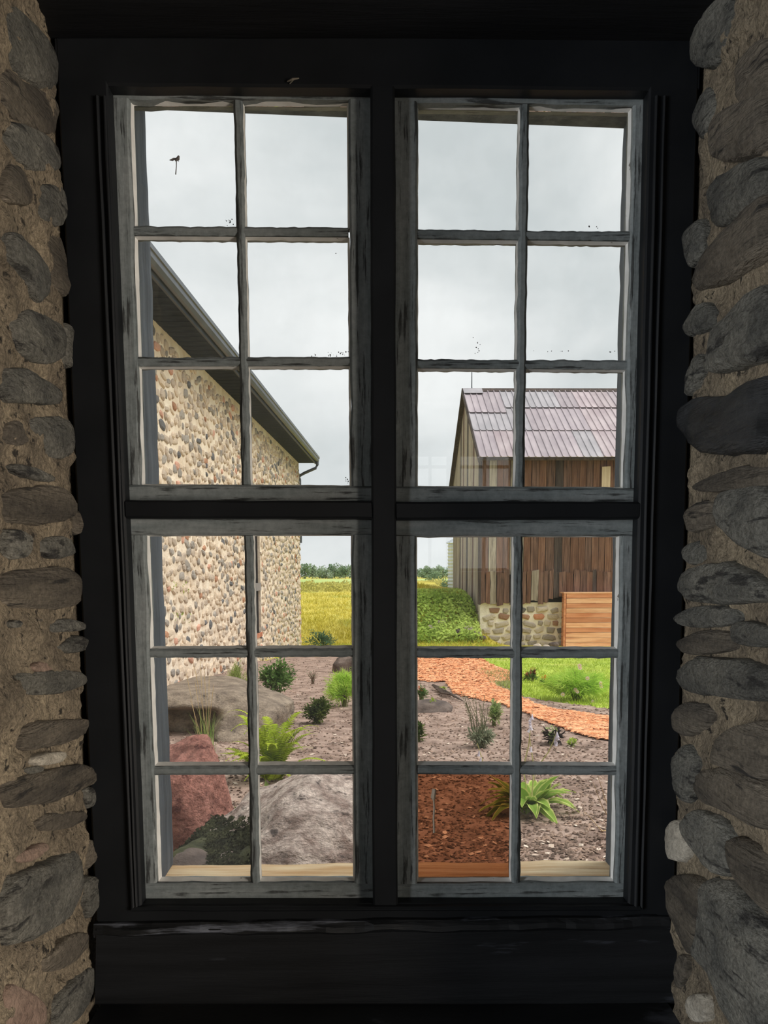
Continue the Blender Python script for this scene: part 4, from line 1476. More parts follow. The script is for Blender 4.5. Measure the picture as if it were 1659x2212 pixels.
for _ in range(5200):
    px_ = R.uniform(630, 1000)
    Y = R.uniform(80, 92)
    x = (px_ - 791) / 1800 * Y
    z0 = float(g(x, Y))
    hmax = 1.25 * (.62 + .38 * noise.noise(Vector((x * .35, Y * .1, 0))) + .2 * noise.noise(Vector((x * 1.3, 0, 5))))
    p = Vector((x, Y, z0 + R.random() * hmax))
    u = Vector((R.gauss(0, .6), R.gauss(0, .6), R.gauss(.3, 1))).normalized() * .16
    v = u.orthogonal().normalized() * .07
    mb.add([p - u, p + v, p + u, p - v], [(0, 1, 2, 3)])
tag(obj('weedy_hedge', mb, HEDGE, recalc=False), 'band of tall yellow-green weeds along the far edge of the meadow', 'hedge', kind='stuff')

# weeds on the barn bank
BANK = [(1.6, 31.6), (4.45, 31.7), (4.48, 36.5), (3.2, 38), (1.0, 37)]
mb = MB()
bp = []
while len(bp) < 5200:
    x, y = R.uniform(1.0, 4.5), R.uniform(31.4, 36.0)
    if inpoly(BANK, np.array([x]), np.array([y]))[0]:
        bp.append((x, y))
for x, y in bp:
    z0 = float(g(x, y))
    p = Vector((x, y, z0 + R.random() * (.34 if y < 34.6 else .12)))
    u = Vector((R.gauss(0, 1), R.gauss(0, .7), R.gauss(.3, .7))).normalized() * .085
    v = u.orthogonal().normalized() * .045
    mb.add([p - u, p + v, p + u, p - v], [(0, 1, 2, 3)])
tag(obj('bank_weeds', mb, WEEDM, recalc=False), 'thick green weeds covering the earth bank beside the barn', 'weeds', kind='stuff')


# ------------------------------------------------------------------ boulders
def rock(name, c, r, seed, mat, label, cat='boulder', planes=10, sub=4, rough=.10, group=None, sq=2.6, mats2=None, f2=None, freq=1.0, rotz=0, fn=None):
    import bmesh
    bm = bmesh.new()
    bmesh.ops.create_icosphere(bm, subdivisions=sub, radius=1)
    rr = random.Random(seed)
    PL = [(Vector((rr.gauss(0, 1), rr.gauss(0, 1), rr.gauss(0, .8))).normalized(), rr.uniform(.72, .92)) for _ in range(planes)]
    Rz = Matrix.Rotation(rotz, 3, 'Z')
    for v in bm.verts:
        p = v.co.copy()
        m_ = (abs(p.x) ** sq + abs(p.y) ** sq + abs(p.z) ** sq) ** (1 / sq)
        p = p / m_
        for n_, d in PL:
            e = p.dot(n_) - d
            if e > 0:
                p -= n_ * e * .85
        q = p * freq + Vector((seed, 0, 0))
        p += v.co * rough * (noise.fractal(q * 1.6, 1, 2, 6) + .35 * (noise.turbulence(q * 5, 4, True)))
        if fn:
            p = fn(p)
        p = Rz @ Vector((p.x * r[0], p.y * r[1], p.z * r[2]))
        v.co = p + Vector(c)
    me = MB()
    bm.verts.index_update()
    mi = []
    me.v = [tuple(v.co) for v in bm.verts]
    me.f = [tuple(v.index for v in f.verts) for f in bm.faces]
    me.mi = [0] * len(me.f)
    if f2:
        me.mi = [1 if f2(f.calc_center_median(), f.normal) else 0 for f in bm.faces]
    bm.free()
    o = obj(name, me, [mat, mats2] if f2 else mat, smooth=True, recalc=False)
    return tag(o, label, cat, group)


RK_PALE = M('pale_wet_granite', srgb(138, 116, 106), srgb(214, 196, 184), 11, (1, 1.5, 1.5), .62, 1, 13, (1, 1.6, 2), bdist=.05, grain=.4, gs=60, c3=srgb(84, 72, 68), s3=14, st3=(1, 2, 2), lo3=.56, hi3=.66, spec=.4)
RK_RED = M('red_granite', srgb(118, 74, 64), srgb(178, 124, 110), 14, rough=.75, bump=1, bscale=34, bdist=.03, grain=.35, gs=70, c3=srgb(84, 42, 36), s3=12, lo3=.58, hi3=.66)
RK_SLAB = M('grey_slab_stone', srgb(112, 98, 86), srgb(158, 142, 124), 6, (1, 1, 1.6), .8, 1, 30, bdist=.03, grain=.3, gs=50, c3=srgb(84, 74, 66), s3=8, lo3=.58, hi3=.68)
RK_DARK = M('dark_rock', srgb(74, 64, 60), srgb(118, 104, 96), 6, rough=.85, bump=1, bscale=20, bdist=.02)
MOSS = M('dark_moss', srgb(38, 42, 26), srgb(74, 76, 50), 10, rough=.95, bump=1, bscale=40, bdist=.02)
RK_RUB = M('rubble_stone', srgb(160, 146, 132), srgb(196, 184, 170), 6, rough=.9, bump=.6, bscale=14, bdist=.03)


def px_x(px, Y):
    return at(px, 1400, Y).x


c = Vector((px_x(632, 3.45), 3.55, EYE - 1.285))
big = rock('boulder', c, (.475, .50, .42), 21, RK_PALE, 'big pale wet granite boulder just outside the sill', planes=7, sub=5, rough=.11, sq=2.5, freq=1.2, rotz=.15, mats2=MOSS, f2=lambda c_, n_: project(c_)[0] < 550 and project(c_)[1] > 1790 + 34 * noise.noise(c_ * 14) - .12 * (552 - project(c_)[0]) and noise.noise(c_ * 7) > -.42,
           fn=lambda p: Vector((p.x, p.y, p.z * (1.0 + .12 * p.x))))
# moss on its shaded left flank
mb = MB()
bme = big.data
for f in bme.polygons:
    w = big.location + f.center
    px_, py_ = w.x, w.z
    if f.normal.y < .25 and project(w)[0] < 552 and project(w)[1] > 1776 + 26 * noise.noise(w * 14) - .12 * (552 - project(w)[0]) and noise.noise(w * 9) > -.45:
        k = 14
        for _ in range(k):
            p = Vector(w) + Vector((R.uniform(-.012, .012), -.004, R.uniform(-.012, .012)))
            u = (f.normal + Vector((R.gauss(0, .8), R.gauss(0, .5), R.gauss(0, .8)))).normalized() * R.uniform(.005, .013)
            v = u.orthogonal().normalized() * .007
            mb.add([p - v, p + u, p + v, p - u * .3], [(0, 1, 2, 3)])
if mb.v:
    mo = obj('moss', mb, MOSS, big, recalc=False, kind='stuff')
    mo['label'] = 'dark moss patch'
rock('boulder', (px_x(392, 4.25), 4.3, float(g(-1, 4.3)) + .26), (.27, .30, .50), 5, RK_RED, 'red-brown granite boulder behind the left jamb', planes=9, sub=5, rough=.09, sq=2.3)
rock('boulder', (px_x(425, 3.2), 3.35, EYE - 1.32), (.20, .20, .22), 8, RK_DARK, 'low dark mossy boulder at the foot of the red one', planes=8, sub=4, rough=.12, mats2=MOSS, f2=lambda c_, n_: noise.noise(c_ * 3) > -.1)


def slabfn(p):
    # flat top with a thick lip, undercut on the near left side
    z = min(p.z, .82 + .05 * p.x)
    if p.x < .42:
        k = max(0, min(1, (.48 - z) * 4)) * min(1, (.42 - p.x) * 4)
        y = p.y
        if y < 0:
            y = y * (1 - .62 * k)
        return Vector((p.x, y, z))
    return Vector((p.x, p.y * 1.02, z))


rock('slab_boulder', (px_x(450, 9.7), 9.7, EYE - 1.62), (.94, 1.10, .40), 14, RK_SLAB, 'wide flat-topped grey slab boulder against the house wall', planes=8, sub=5, rough=.06, sq=4.5, rotz=-.12, fn=slabfn)
rock('rock', (px_x(770, 18.4), 18.4, float(g(-.2, 18.4)) + .12), (.52, .35, .30), 31, RK_DARK, 'dark brown rock at the back of the bed beside the mullion', 'rock', 8, 4)
mound = rock('root_stump', (px_x(922, 11.2), 11.2, float(g(.8, 11.2)) + .02), (.36, .30, .13), 33, RK_DARK, 'low grey-brown weathered stump in the soil bed', 'stump', 6, 4)
mb = MB()
for k in range(5):
    a0 = ong(935 + k * 4, 1490 + k * 4)
    b0 = ong(965 + k * 9, 1503 + k * 4)
    mb.tube([a0 + Vector((0, 0, .08)), (a0 + b0) / 2 + Vector((0, 0, .09)), b0 + Vector((0, 0, .03))], [.025, .02, .008], 5)
obj('root', mb, RK_DARK, mound)
for k, (px, py, s, mt, lb) in enumerate([(932, 1357, .16, RK_RUB, 'pale rubble stone lying farthest left on the grassy bank'), (952, 1346, .17, RK_RUB, 'pale rubble stone on top of the bank pile'), (990, 1368, .19, RK_DARK, 'brown rubble stone in the middle of the bank pile'),
                             (1000, 1352, .15, RK_DARK, 'small brown rubble stone high in the bank pile'), (1015, 1362, .20, RK_RUB, 'largest pale rubble block beside the foundation corner'), (1030, 1372, .17, RK_RUB, 'pale rubble stone lowest by the foundation corner'),
                             (1042, 1378, .13, RK_DARK, 'small dark rubble stone against the barn foundation'), (1196, 1394, .16, RK_DARK, 'dark stone beside the orange board enclosure'), (1180, 1398, .12, RK_RUB, 'small pale stone at the foundation near the enclosure'),
                             (1160, 1396, .13, RK_RUB, 'pale flat stone fallen along the foundation foot')]):
    p = ong(px, py + 4)
    rock('rubble_stone', (p.x, p.y, p.z + s * .5), (s * 1.25, s, s * .8), 60 + k, mt, lb, 'stone', 9, 2, group='rubble stones by the barn')

# ------------------------------------------------------------------ plants
def leafmat(name, a, b, isl=.25, tr=.35):
    return M(name, srgb(*a), srgb(*b), 6, leaf=tr, island=isl)


def leaf(mb, p, d, L, w, up=Vector((0, 0, 1)), fold=.25, m=0):
    """a folded pointed leaf: 6 points, 4 faces"""
    d = d.normalized()
    s_ = d.cross(up)
    if s_.length < .05:
        s_ = d.orthogonal()
    s_.normalize()
    n_ = s_.cross(d)
    mid = p + d * L * .45 - n_ * w * fold
    tip = p + d * L - n_ * L * .12
    mb.add([p, mid + s_ * w * .5 + n_ * w * fold, tip, mid - s_ * w * .5 + n_ * w * fold, mid], [(0, 1, 4), (1, 2, 4), (2, 3, 4), (3, 0, 4)], m)


def rdir(zb=0.0):
    return Vector((R.gauss(0, 1), R.gauss(0, 1), R.gauss(zb, .8))).normalized()


def bush(name, px, py_base, wpx, hpx, label, cat, lm, n, ll, lw, style='leafy', stemm=None, Y=None, group=None, flat=1.0):
    p = ong(px, py_base) if Y is None else None
    if p is None:
        x = at(px, py_base, Y).x
        p = Vector((x, Y, float(g(x, Y))))
    Y = p.y
    z0 = soilz(p.x, p.y) - .02 if Y < 26 else float(g(p.x, Y)) - .03
    p = Vector((p.x, p.y, z0))
    w, h = wpx / 1800 * Y, hpx / 1800 * Y
    t = thing(name, p, label, cat, group)
    st, fo = MB(), MB()
    rx, rz = w / 2, h
    ns = 14 if style != 'feather' else 26
    tips = []
    for k in range(ns):
        a_, q = R.uniform(0, 6.283), R.random() ** .5
        tip = p + Vector((math.cos(a_) * rx * q * .85, math.sin(a_) * rx * q * .85 * flat, rz * (1 - .45 * q * q) * R.uniform(.8, 1.0)))
        mid = p.lerp(tip, .5) + Vector((-math.cos(a_) * rx * .1, -math.sin(a_) * rx * .1, rz * .08))
        st.tube([p + Vector((R.gauss(0, .02), R.gauss(0, .02), 0)), mid, tip], [.008, .006, .003], 4, cap=False)
        tips.append((mid, tip))
    obj('stems', st, stemm or STEMM, t, recalc=False)
    for _ in range(n):
        mid, tip = R.choice(tips)
        u = R.uniform(-.2, 1) ** 1
        c = mid.lerp(tip, u)
        c = c + Vector((R.gauss(0, rx * .13), R.gauss(0, rx * .13), R.gauss(0, rz * .06)))
        if c.z < p.z + .02:
            c.z = p.z + R.uniform(.02, .1)
        out_ = (c - (p + Vector((0, 0, rz * .35)))).normalized()
        d = (out_ + rdir(.1) * .8).normalized()
        s_ = R.uniform(.6, 1.3)
        if style == 'feather':
            e = d.orthogonal().normalized() * lw * .5
            q = c + d * ll * s_
            fo.add([c - e, c + e, q + Vector((0, 0, -ll * .1))], [(0, 1, 2)])
        else:
            leaf(fo, c, d, ll * s_, lw * s_)
    obj('foliage', fo, lm, t, recalc=False)
    return t


STEMM = M('green_stem', srgb(96, 100, 62), srgb(130, 132, 84), 8, bump=0)
TWIG = M('brown_twig', srgb(104, 86, 72), srgb(136, 116, 98), 8, bump=0)
L_DARK = leafmat('glossy_green_leaf', (74, 104, 56), (128, 158, 92))
L_DEEP = leafmat('deep_green_leaf', (58, 76, 42), (118, 130, 70), .4)
L_FEA = leafmat('bright_feathery_leaf', (164, 202, 78), (206, 230, 118), .25, .55)
L_PALE = leafmat('pale_feathery_leaf', (140, 156, 82), (172, 182, 112))
L_GREY = leafmat('grey_green_leaf', (120, 128, 100), (168, 174, 148))
L_BLUE = leafmat('blue_green_leaf', (70, 100, 78), (120, 148, 112))
L_LIME = leafmat('lime_leaf', (146, 170, 66), (190, 206, 110))
L_VARI = leafmat('cream_green_leaf', (130, 154, 90), (206, 208, 160), .35)
L_FERN = leafmat('fern_frond_leaf', (132, 154, 42), (182, 194, 72), .2)
L_PURP = leafmat('dark_purple_leaf', (44, 40, 40), (72, 62, 60), .3)

bush('leafy_shrub', 603, 1512, 104, 92, 'glossy green broad-leaved shrub behind the slab boulder', 'shrub', L_DARK, 1100, .075, .042)
bush('feathery_bush', 745, 1530, 92, 84, 'bright green feathery bush beside the mullion, left of it', 'bush', L_FEA, 4600, .085, .008, 'feather')
bush('compact_shrub', 689, 1567, 78, 58, 'small rounded dark green shrub right of the fern', 'shrub', L_DEEP, 1700, .042, .028)
bush('feathery_plant', 515, 1500, 52, 76, 'pale feathery plant rising behind the slab against the house wall', 'plant', L_PALE, 1600, .09, .007, 'feather', Y=13.0)
bush('twiggy_plant', 676, 1480, 34, 40, 'sparse dry twiggy plant alone on the soil behind the compact shrub', 'plant', L_GREY, 60, .05, .012, stemm=TWIG)
bush('corner_shrub', 694, 1402, 84, 44, 'low blue-green shrub at the far corner of the stone house', 'shrub', L_BLUE, 700, .13, .05, Y=29.5)
bush('grey_leaved_plant', 1036, 1618, 62, 62, 'grey-green bushy plant with upright wands in the middle of the bed', 'plant', L_GREY, 700, .06, .014)
gp = bpy.data.objects['grey_leaved_plant']
mb = MB()
for k in range(13):
    a_ = R.uniform(0, 6.28)
    b0 = gp.location + Vector((R.gauss(-.02, .04), R.gauss(0, .04), .1))
    ln = R.uniform(.30, .47)
    tp = b0 + Vector((R.uniform(-.17, .08), R.uniform(-.08, .08), ln))
    mb.tube([b0, b0.lerp(tp, .5) + Vector((.01, 0, .02)), tp], [.004, .004, .002], 4, cap=False)
    for j in range(14):
        u = .35 + .65 * j / 14
        leaf(mb, b0.lerp(tp, u), (tp - b0).normalized() + rdir() * .7, .03, .010)
obj('wands', mb, leafmat('wand_bud', (128, 126, 98), (160, 156, 130)), gp, recalc=False)
bush('variegated_shrub', 1066, 1572, 40, 62, 'cream and green variegated shrub behind the grey-green plant', 'shrub', L_VARI, 330, .06, .028)
bush('seedling_plant', 934, 1538, 36, 26, 'small lime green plant in front of the stump', 'plant', L_LIME, 120, .05, .026)
bush('seedling_plant', 904, 1607, 34, 40, 'small dark-and-lime leaved plant cut off by the mullion', 'plant', L_DEEP, 130, .06, .030)
fl = bush('flowering_plant', 908, 1522, 34, 46, 'small leafy plant with one orange bloom, cut off by the mullion', 'plant', L_DARK, 130, .06, .028)
bush('weed_clump', 957, 1500, 20, 18, 'tiny yellow-green weed on top of the stump', 'weed', L_LIME, 60, .05, .02)
bush('purple_leaved_plant', 1192, 1612, 44, 42, 'small plant with dark purple lower leaves and a lime top', 'plant', L_PURP, 60, .075, .045)
pp = bpy.data.objects['purple_leaved_plant']
mb = MB()
for _ in range(70):
    leaf(mb, pp.location + Vector((R.gauss(-.01, .03), R.gauss(0, .03), R.uniform(.10, .20))), rdir(.4), .04, .018)
obj('top_leaves', mb, L_VARI, pp, recalc=False)
bush('seedling_plant', 1236, 1616, 24, 20, 'tiny lime and dark seedling right of the purple-leaved plant', 'plant', L_LIME, 50, .04, .022)
cos_b = bush('cosmos_bush', 1246, 1514, 150, 74, 'large bright feathery bush with small pink flowers on the lawn edge', 'bush', L_FEA, 8000, .11, .010, 'feather')
PINK = M('pale_pink_petal', srgb(226, 190, 188), srgb(240, 214, 210), 9, leaf=.4)
YELC = M('yellow_flower_eye', srgb(206, 176, 70), srgb(226, 196, 90), 9, bump=0)


def daisy(parent, c, r, nrm, mat, n_=8):
    nrm = nrm.normalized()
    a_ = nrm.orthogonal().normalized()
    b_ = nrm.cross(a_)
    mb = MB()
    for k in range(n_):
        t0, t1 = 6.2832 * (k - .42) / n_, 6.2832 * (k + .42) / n_
        tm = 6.2832 * k / n_
        f_ = lambda t_, q: c + (a_ * math.cos(t_) + b_ * math.sin(t_)) * r * q
        mb.add([c, f_(t0, .75), f_(tm, 1.0) - nrm * r * .1, f_(t1, .75)], [(0, 1, 2, 3)])
    mb.tube([c - nrm * r * .05, c + nrm * r * .12], r * .24, 6, m=1)
    o = obj('flower', mb, [mat, YELC], parent, recalc=False)
    return o


cp = cos_b.location
for px, py in ((1252, 1438), (1253, 1443), (1269, 1465), (1298, 1476), (1299, 1483), (1247, 1494), (1243, 1490), (1281, 1516), (1216, 1500)):
    c = at(px, py, cp.y - .25)
    daisy(cos_b, c, .035, Vector((R.uniform(-.4, .4), -1, R.uniform(.2, .8))), PINK)
# celosias on the lawn edge
for px, pyb, hp, colr, lab in ((1151, 1474, 36, (150, 70, 66), 'dark red plumed celosia at the lawn edge'), (1176, 1482, 26, (222, 142, 52), 'orange plumed celosia at the lawn edge'),
                               (1142, 1470, 22, (168, 96, 74), 'small brick red plume left of the dark celosia')):
    t = bush('celosia', px, pyb, 22, hp * .7, lab, 'flower', L_DARK, 70, .08, .035, group='celosias at the lawn edge')
    mb = MB()
    p = t.location
    hh = hp / 1800 * p.y
    for k in range(5):
        b0 = p + Vector((R.gauss(0, .03), R.gauss(0, .03), hh * .45))
        for j in range(26):
            u = j / 26
            leaf(mb, b0 + Vector((0, 0, hh * .5 * u)), rdir(.9), .05 * (1.1 - u), .016)
    obj('plume', mb, leafmat('plume_%d' % px, colr, tuple(min(255, c_ + 36) for c_ in colr)), t, recalc=False)
mb = MB()
for k in range(22):
    leaf(mb, fl.location + Vector((-.0 + R.gauss(0, .02), R.gauss(0, .02), .20 + R.random() * .06)), rdir(.4), .045, .022)
obj('bloom', mb, leafmat('orange_bloom', (196, 104, 62), (226, 140, 88)), fl, recalc=False)
# weeds at the lawn corner
WG = gpoly([(1040, 1450), (1110, 1455), (1112, 1500), (1085, 1492), (1055, 1474)])
blades('corner_weeds', scatter(WG, 900, 10, 24, 1.2), .10, .012, leafmat('dusty_weed_leaf', (150, 150, 96), (186, 184, 136)), 'dusty pale weeds in the corner between lawn and path', 'weeds', lean=.7)

# fern: every frond a part
fp = ong(592, 1690)
fp = Vector((fp.x, fp.y, soilz(fp.x, fp.y) - .01))
fern = thing('fern', fp, 'large yellow-green fern with arching fronds behind the pale boulder', 'fern')
sc_ = fp.y / 1800.0


def frond(base, az, L, rise, droop, w):
    mb = MB()
    d = Vector((math.cos(az), math.sin(az), 0))
    pts = []
    N = 14
    for k in range(N + 1):
        u = k / N
        pts.append(base + d * L * (u * .55 + .45 * u * u) * (1 - rise * .35) + Vector((0, 0, L * (rise * math.sin(u * 1.75) - droop * u * u * u))))
    mb.tube(pts, [.004 * (1.15 - k / N) for k in range(N + 1)], 4, cap=False)
    M_ = 30
    for k in range(3, M_):
        u = k / M_
        f_ = u * N
        i_ = min(int(f_), N - 1)
        p = pts[i_].lerp(pts[i_ + 1], f_ - i_)
        t_ = (pts[i_ + 1] - pts[i_]).normalized()
        s_ = t_.cross(Vector((0, 0, 1)))
        s_ = s_.normalized() if s_.length > .05 else d.cross(Vector((0, 0, 1)))
        n_ = s_.cross(t_)
        pl = w * (math.sin(min(1, (u + .12)) ** .8 * math.pi) ** .8) * R.uniform(.9, 1.1) + .006
        for sg in (-1, 1):
            dd = (s_ * sg + t_ * .35 + n_ * .12).normalized()
            hw_ = L / M_ * .46
            q = p + dd * pl - n_ * pl * .12
            mb.add([p - t_ * hw_, p + t_ * hw_, p + dd * pl * .6 + t_ * hw_ * .9, q, p + dd * pl * .6 - t_ * hw_ * .5], [(0, 1, 2, 3, 4)])
    return mb


for k in range(46):
    az = 6.2832 * (k + R.uniform(-.4, .4)) / 46 * 1.0
    inner = k % 3 == 0
    L = R.uniform(.42, .58) if not inner else R.uniform(.46, .62)
    obj('frond', frond(fp + Vector((R.gauss(0, .035), R.gauss(0, .035), 0)), az, L, R.uniform(.30, .85) if not inner else R.uniform(.85, 1.05), R.uniform(.02, .22), .062), L_FERN, fern, recalc=False)
# dark leaves below the fern, behind the boulder
bush('dark_leaved_plant', 520, 1712, 52, 42, 'dark green plant between red boulder and pale boulder', 'plant', L_DEEP, 240, .055, .03, Y=5.1)
bush('dark_leaved_plant', 588, 1702, 80, 34, 'dark green plant under the fern behind the pale boulder', 'plant', L_DEEP, 300, .055, .03, Y=5.9)

# tall grass tuft with seed stalks
tp = ong(447, 1646)
tp = Vector((tp.x, tp.y, soilz(tp.x, tp.y) - .01))
tuft = thing('grass_tuft', tp, 'tuft of tall thin ornamental grass in front of the slab boulder', 'grass')
gb = MB()
for k in range(120):
    az = R.uniform(0, 6.283)
    L = R.uniform(.22, .56)
    sp = R.uniform(.02, .42) * (1 if R.random() < .8 else 1.5)
    b0 = tp + Vector((R.gauss(0, .03), R.gauss(0, .03), 0))
    d = Vector((math.cos(az), math.sin(az), 0))
    e = d.cross(Vector((0, 0, 1))) * R.uniform(.0015, .003)
    pts = [b0 + d * L * sp * (u ** 1.8) + Vector((0, 0, L * (u - .35 * sp * u * u * u))) for u in (0, .25, .5, .75, 1)]
    vs = []
    for i_, p in enumerate(pts):
        w_ = 1.2 - i_ / 4 * 1.1
        vs += [p - e * w_, p + e * w_]
    gb.add(vs, [(2 * i_, 2 * i_ + 1, 2 * i_ + 3, 2 * i_ + 2) for i_ in range(4)])
obj('blades', gb, leafmat('reed_blade', (116, 146, 74), (176, 190, 118)), tuft, recalc=False, kind='stuff')
SEED = M('dry_seed_stalk', srgb(176, 148, 104), srgb(206, 180, 136), 9, bump=0)
for px, py in ((421, 1470), (399, 1440), (432, 1428), (441, 1440), (416, 1424), (452, 1452), (462, 1478), (411, 1512)):
    tip = at(px, py, tp.y + R.uniform(-.1, .1))
    b0 = tp + Vector((R.gauss(0, .02), R.gauss(0, .02), 0))
    mb = MB()
    pts = [b0.lerp(tip, u) + Vector((0, 0, .05 * math.sin(u * 3.14))) for u in (0, .3, .6, .85, 1)]
    mb.tube(pts, [.0022, .002, .0018, .003, .0012], 4, cap=False)
    obj('seed_stalk', mb, SEED, tuft, recalc=False)

# hosta: every leaf a part
hp = ong(1140, 1762)
hp = Vector((hp.x, hp.y, soilz(hp.x, hp.y) - .005))
hosta = thing('hosta', hp, 'green hosta with pale edged drooping leaves behind the amber pane', 'hosta')
HG = leafmat('hosta_leaf_green', (112, 144, 60), (150, 178, 84), 0)
HE_ = leafmat('hosta_leaf_edge', (186, 196, 108), (208, 214, 136), 0)


def hosta_leaf(base, az, L, w, lift, droop):
    d = Vector((math.cos(az), math.sin(az), 0))
    s_ = d.cross(Vector((0, 0, 1)))
    N = 8
    mb = MB()
    vs = []
    for k in range(N + 1):
        u = k / N
        c = base + d * L * (u * .95) + Vector((0, 0, L * (lift * u - droop * u * u)))
        prof = max(0, math.sin(min(1, max(0, (u - .12) / .88)) ** .75 * math.pi)) ** .8 * w / 2 + .003
        wv = .006 * math.sin(u * 18)
        vs += [c - s_ * prof + Vector((0, 0, prof * .35 + wv)), c - s_ * prof * .74 + Vector((0, 0, prof * .22)), c, c + s_ * prof * .74 + Vector((0, 0, prof * .22)), c + s_ * prof + Vector((0, 0, prof * .35 - wv))]
    for k in range(N):
        for j in range(4):
            mb.add([vs[k * 5 + j], vs[k * 5 + j + 1], vs[k * 5 + 5 + j + 1], vs[k * 5 + 5 + j]], [(0, 1, 2, 3)], 1 if j in (0, 3) else 0)
    return mb


for k in range(42):
    az = 6.2832 * k / 42 * 3.3 + R.uniform(-.2, .2)
    ring = k % 3
    L = (.22, .31, .38)[ring] * R.uniform(.85, 1.1)
    obj('leaf', hosta_leaf(hp + Vector((R.gauss(0, .025), R.gauss(0, .025), .02)), az, L, R.uniform(.065, .10), (1.5, 1.05, .75)[ring] * R.uniform(.85, 1.1), (.55, .75, .72)[ring] * R.uniform(.8, 1.1)), [HG, HE_], hosta, recalc=False, smooth=True)
SCAPE = M('hosta_flower_stem', srgb(176, 170, 108), srgb(204, 196, 140), 9, bump=0)
BELL = M('white_lilac_bell', srgb(216, 208, 222), srgb(236, 230, 238), 9, leaf=.4)
for (pxs, nb_) in (([(1049, 1668), (1040, 1635), (1031, 1606)], 2), ([(1130, 1660), (1142, 1610), (1146, 1570), (1150, 1536)], 6), ([(1153, 1658), (1147, 1612), (1143, 1585)], 1), ([(1160, 1658), (1185, 1624), (1196, 1600), (1204, 1577)], 7)):
    pts = [hp + Vector((R.gauss(0, .02), R.gauss(0, .02), .05))] + [at(px, py, hp.y + (.0 if i_ == 0 else -.02 * i_)) for i_, (px, py) in enumerate(pxs)]
    mb = MB()
    mb.tube(pts, [.004] * (len(pts) - 2) + [.003, .002], 5)
    so_ = obj('flower_stalk', mb, SCAPE, hosta)
    for j in range(nb_):
        a_, b_ = pts[-2], pts[-1]
        c = a_.lerp(b_, j / max(1, nb_) * 1.0)
        dn = Vector((R.uniform(-.5, .5), R.uniform(-.5, .1), -1)).normalized()
        m_ = MB()
        m_.tube([c, c + dn * .012, c + dn * .028, c + dn * .040], [.002, .005, .007, .011], 6, cap=False)
        obj('bell', m_, BELL, so_, recalc=False)
# dry grass blades leaning in by the right jamb
dry = ong(1330, 1800)
dry = Vector((dry.x, dry.y, soilz(dry.x, dry.y)))
dt = thing('dry_grass', dry, 'few dry tan grass blades leaning beside the right jamb', 'grass')
for pts in ([(1330, 1800), (1302, 1745), (1281, 1690)], [(1335, 1830), (1300, 1795), (1262, 1752)], [(1330, 1862), (1295, 1838), (1272, 1818)], [(1340, 1790), (1308, 1728), (1290, 1672)]):
    q = [at(px, py, dry.y - .1 * i_) for i_, (px, py) in enumerate(pts)]
    q[0] = Vector((q[0].x, dry.y, dry.z))
    mb = MB()
    mb.tube(q, [.003, .003, .001], 4, cap=False)
    obj('blade', mb, SEED, dt, recalc=False)

# ------------------------------------------------------------------ small things on the window
INS = M('dead_insect', (.10, .09, .085), (.2, .18, .17), 20, bump=0)
c0 = at(376, 343, YG - .004)
px1 = 1 / 1125.0


def ip(px, py, dy=.003):
    return at(px, py, YG - dy)


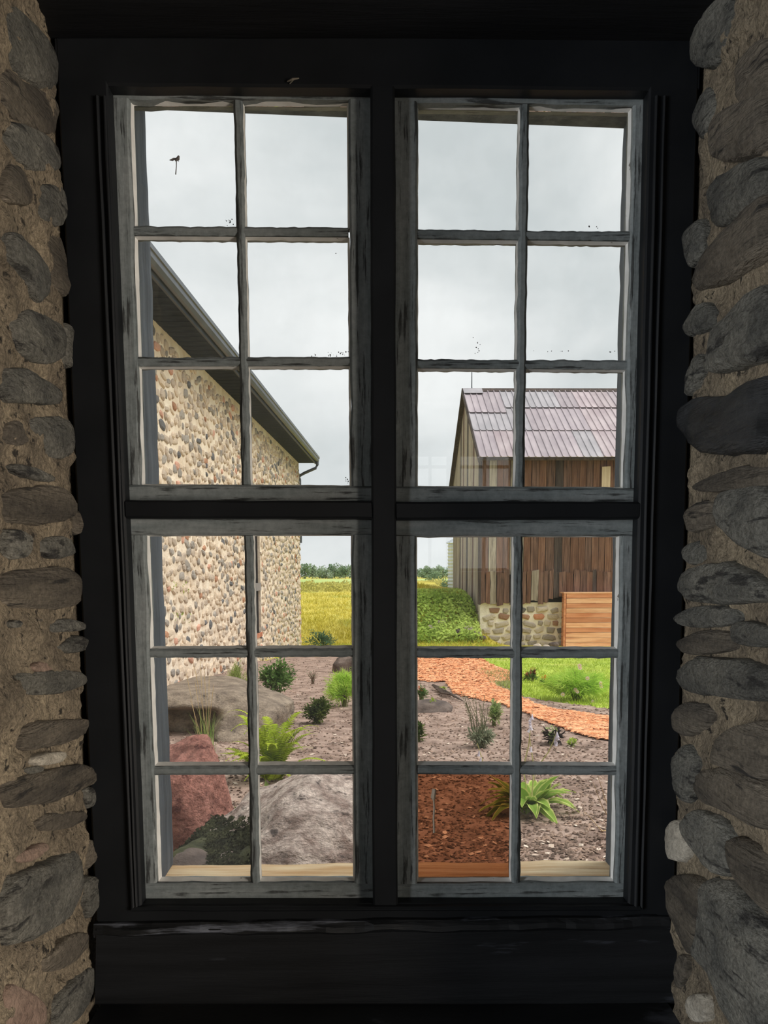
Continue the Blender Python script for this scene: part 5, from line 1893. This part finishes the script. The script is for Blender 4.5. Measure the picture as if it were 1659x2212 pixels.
ins = thing('insect', ip(377, 378), 'dead crane fly stuck to the top left pane of the upper left sash', 'insect')
mb = MB()
mb.tube([ip(386, 337), ip(384, 343, .004), ip(378, 347, .004)], [.0018, .0032, .0015], 6)
obj('body', mb, INS, ins)
mb = MB()
mb.add([ip(384, 341), ip(374, 341, .004), ip(365, 346), ip(373, 348)], [(0, 1, 2, 3)])
mb.add([ip(384, 342), ip(388, 337, .004), ip(388, 345), ip(385, 347)], [(0, 1, 2, 3)])
obj('wings', mb, INS, ins, recalc=False)
mb = MB()
mb.tube([ip(381, 347), ip(381, 360, .005), ip(379.5, 377)], [.0011, .0009, .0012], 4)
mb.tube([ip(381, 346), ip(386, 349), ip(385, 341)], [.0007, .0006, .0005], 4)
obj('legs', mb, INS, ins)

DRIP = M('dried_putty', srgb(226, 204, 180), srgb(240, 224, 204), 20, bump=0)
mb = MB()
dp = [ip(938, 1704, .003), ip(937, 1713, .004), ip(935.5, 1722, .004), ip(937, 1729, .003)]
mb.tube(dp, [.0042, .0046, .0050, .0024], 6)
mb.tube([ip(937, 1727), ip(938, 1745), ip(936.5, 1768), ip(937.5, 1790), ip(937.5, 1799)], [.0016, .0021, .0019, .0020, .0026], 6)
tag(obj('putty_drip', mb, DRIP), 'pale dried putty drip running down the amber tinted pane', 'drip')

SPL = M('pale_splinter', srgb(128, 122, 110), srgb(150, 142, 128), 20, bump=0)
mb = MB()
mb.tube([at(621, 176, YF - .004), at(632, 171, YF - .010), at(646, 169, YF - .014)], [.0012, .0022, .0008], 5)
mb.tube([at(626, 181, YF - .002), at(634, 173, YF - .008)], [.0010, .0008], 4)
tag(obj('wood_splinter', mb, SPL), 'pale splinter sticking out of the black head above the upper left sash', 'splinter')

SPK = M('fly_speck', (.05, .045, .04), (.09, .08, .07), 9, bump=0)
mb = MB()
for (px, py, n, sx_, sy__) in ((735, 765, 16, 26, 5), (690, 767, 8, 30, 3), (495, 480, 14, 10, 10), (1283, 490, 6, 10, 4), (1030, 740, 10, 8, 22), (728, 548, 2, 3, 3), (1300, 790, 8, 40, 3), (1320, 760, 4, 8, 4), (750, 1040, 12, 10, 6), (1120, 805, 8, 24, 3),
                           (1000, 1648, 10, 30, 4), (1200, 760, 6, 40, 3)):
    for _ in range(n):
        c = at(px + R.gauss(0, sx_ * .5), py + R.gauss(0, sy__ * .5), YG - .0012)
        r_ = R.uniform(.0004, .0014)
        mb.tube([c, c + Vector((0, -.0008, 0))], r_, 5)
tag(obj('fly_specks', mb, SPK), 'tiny dark fly specks scattered over the window panes', 'specks', kind='stuff')
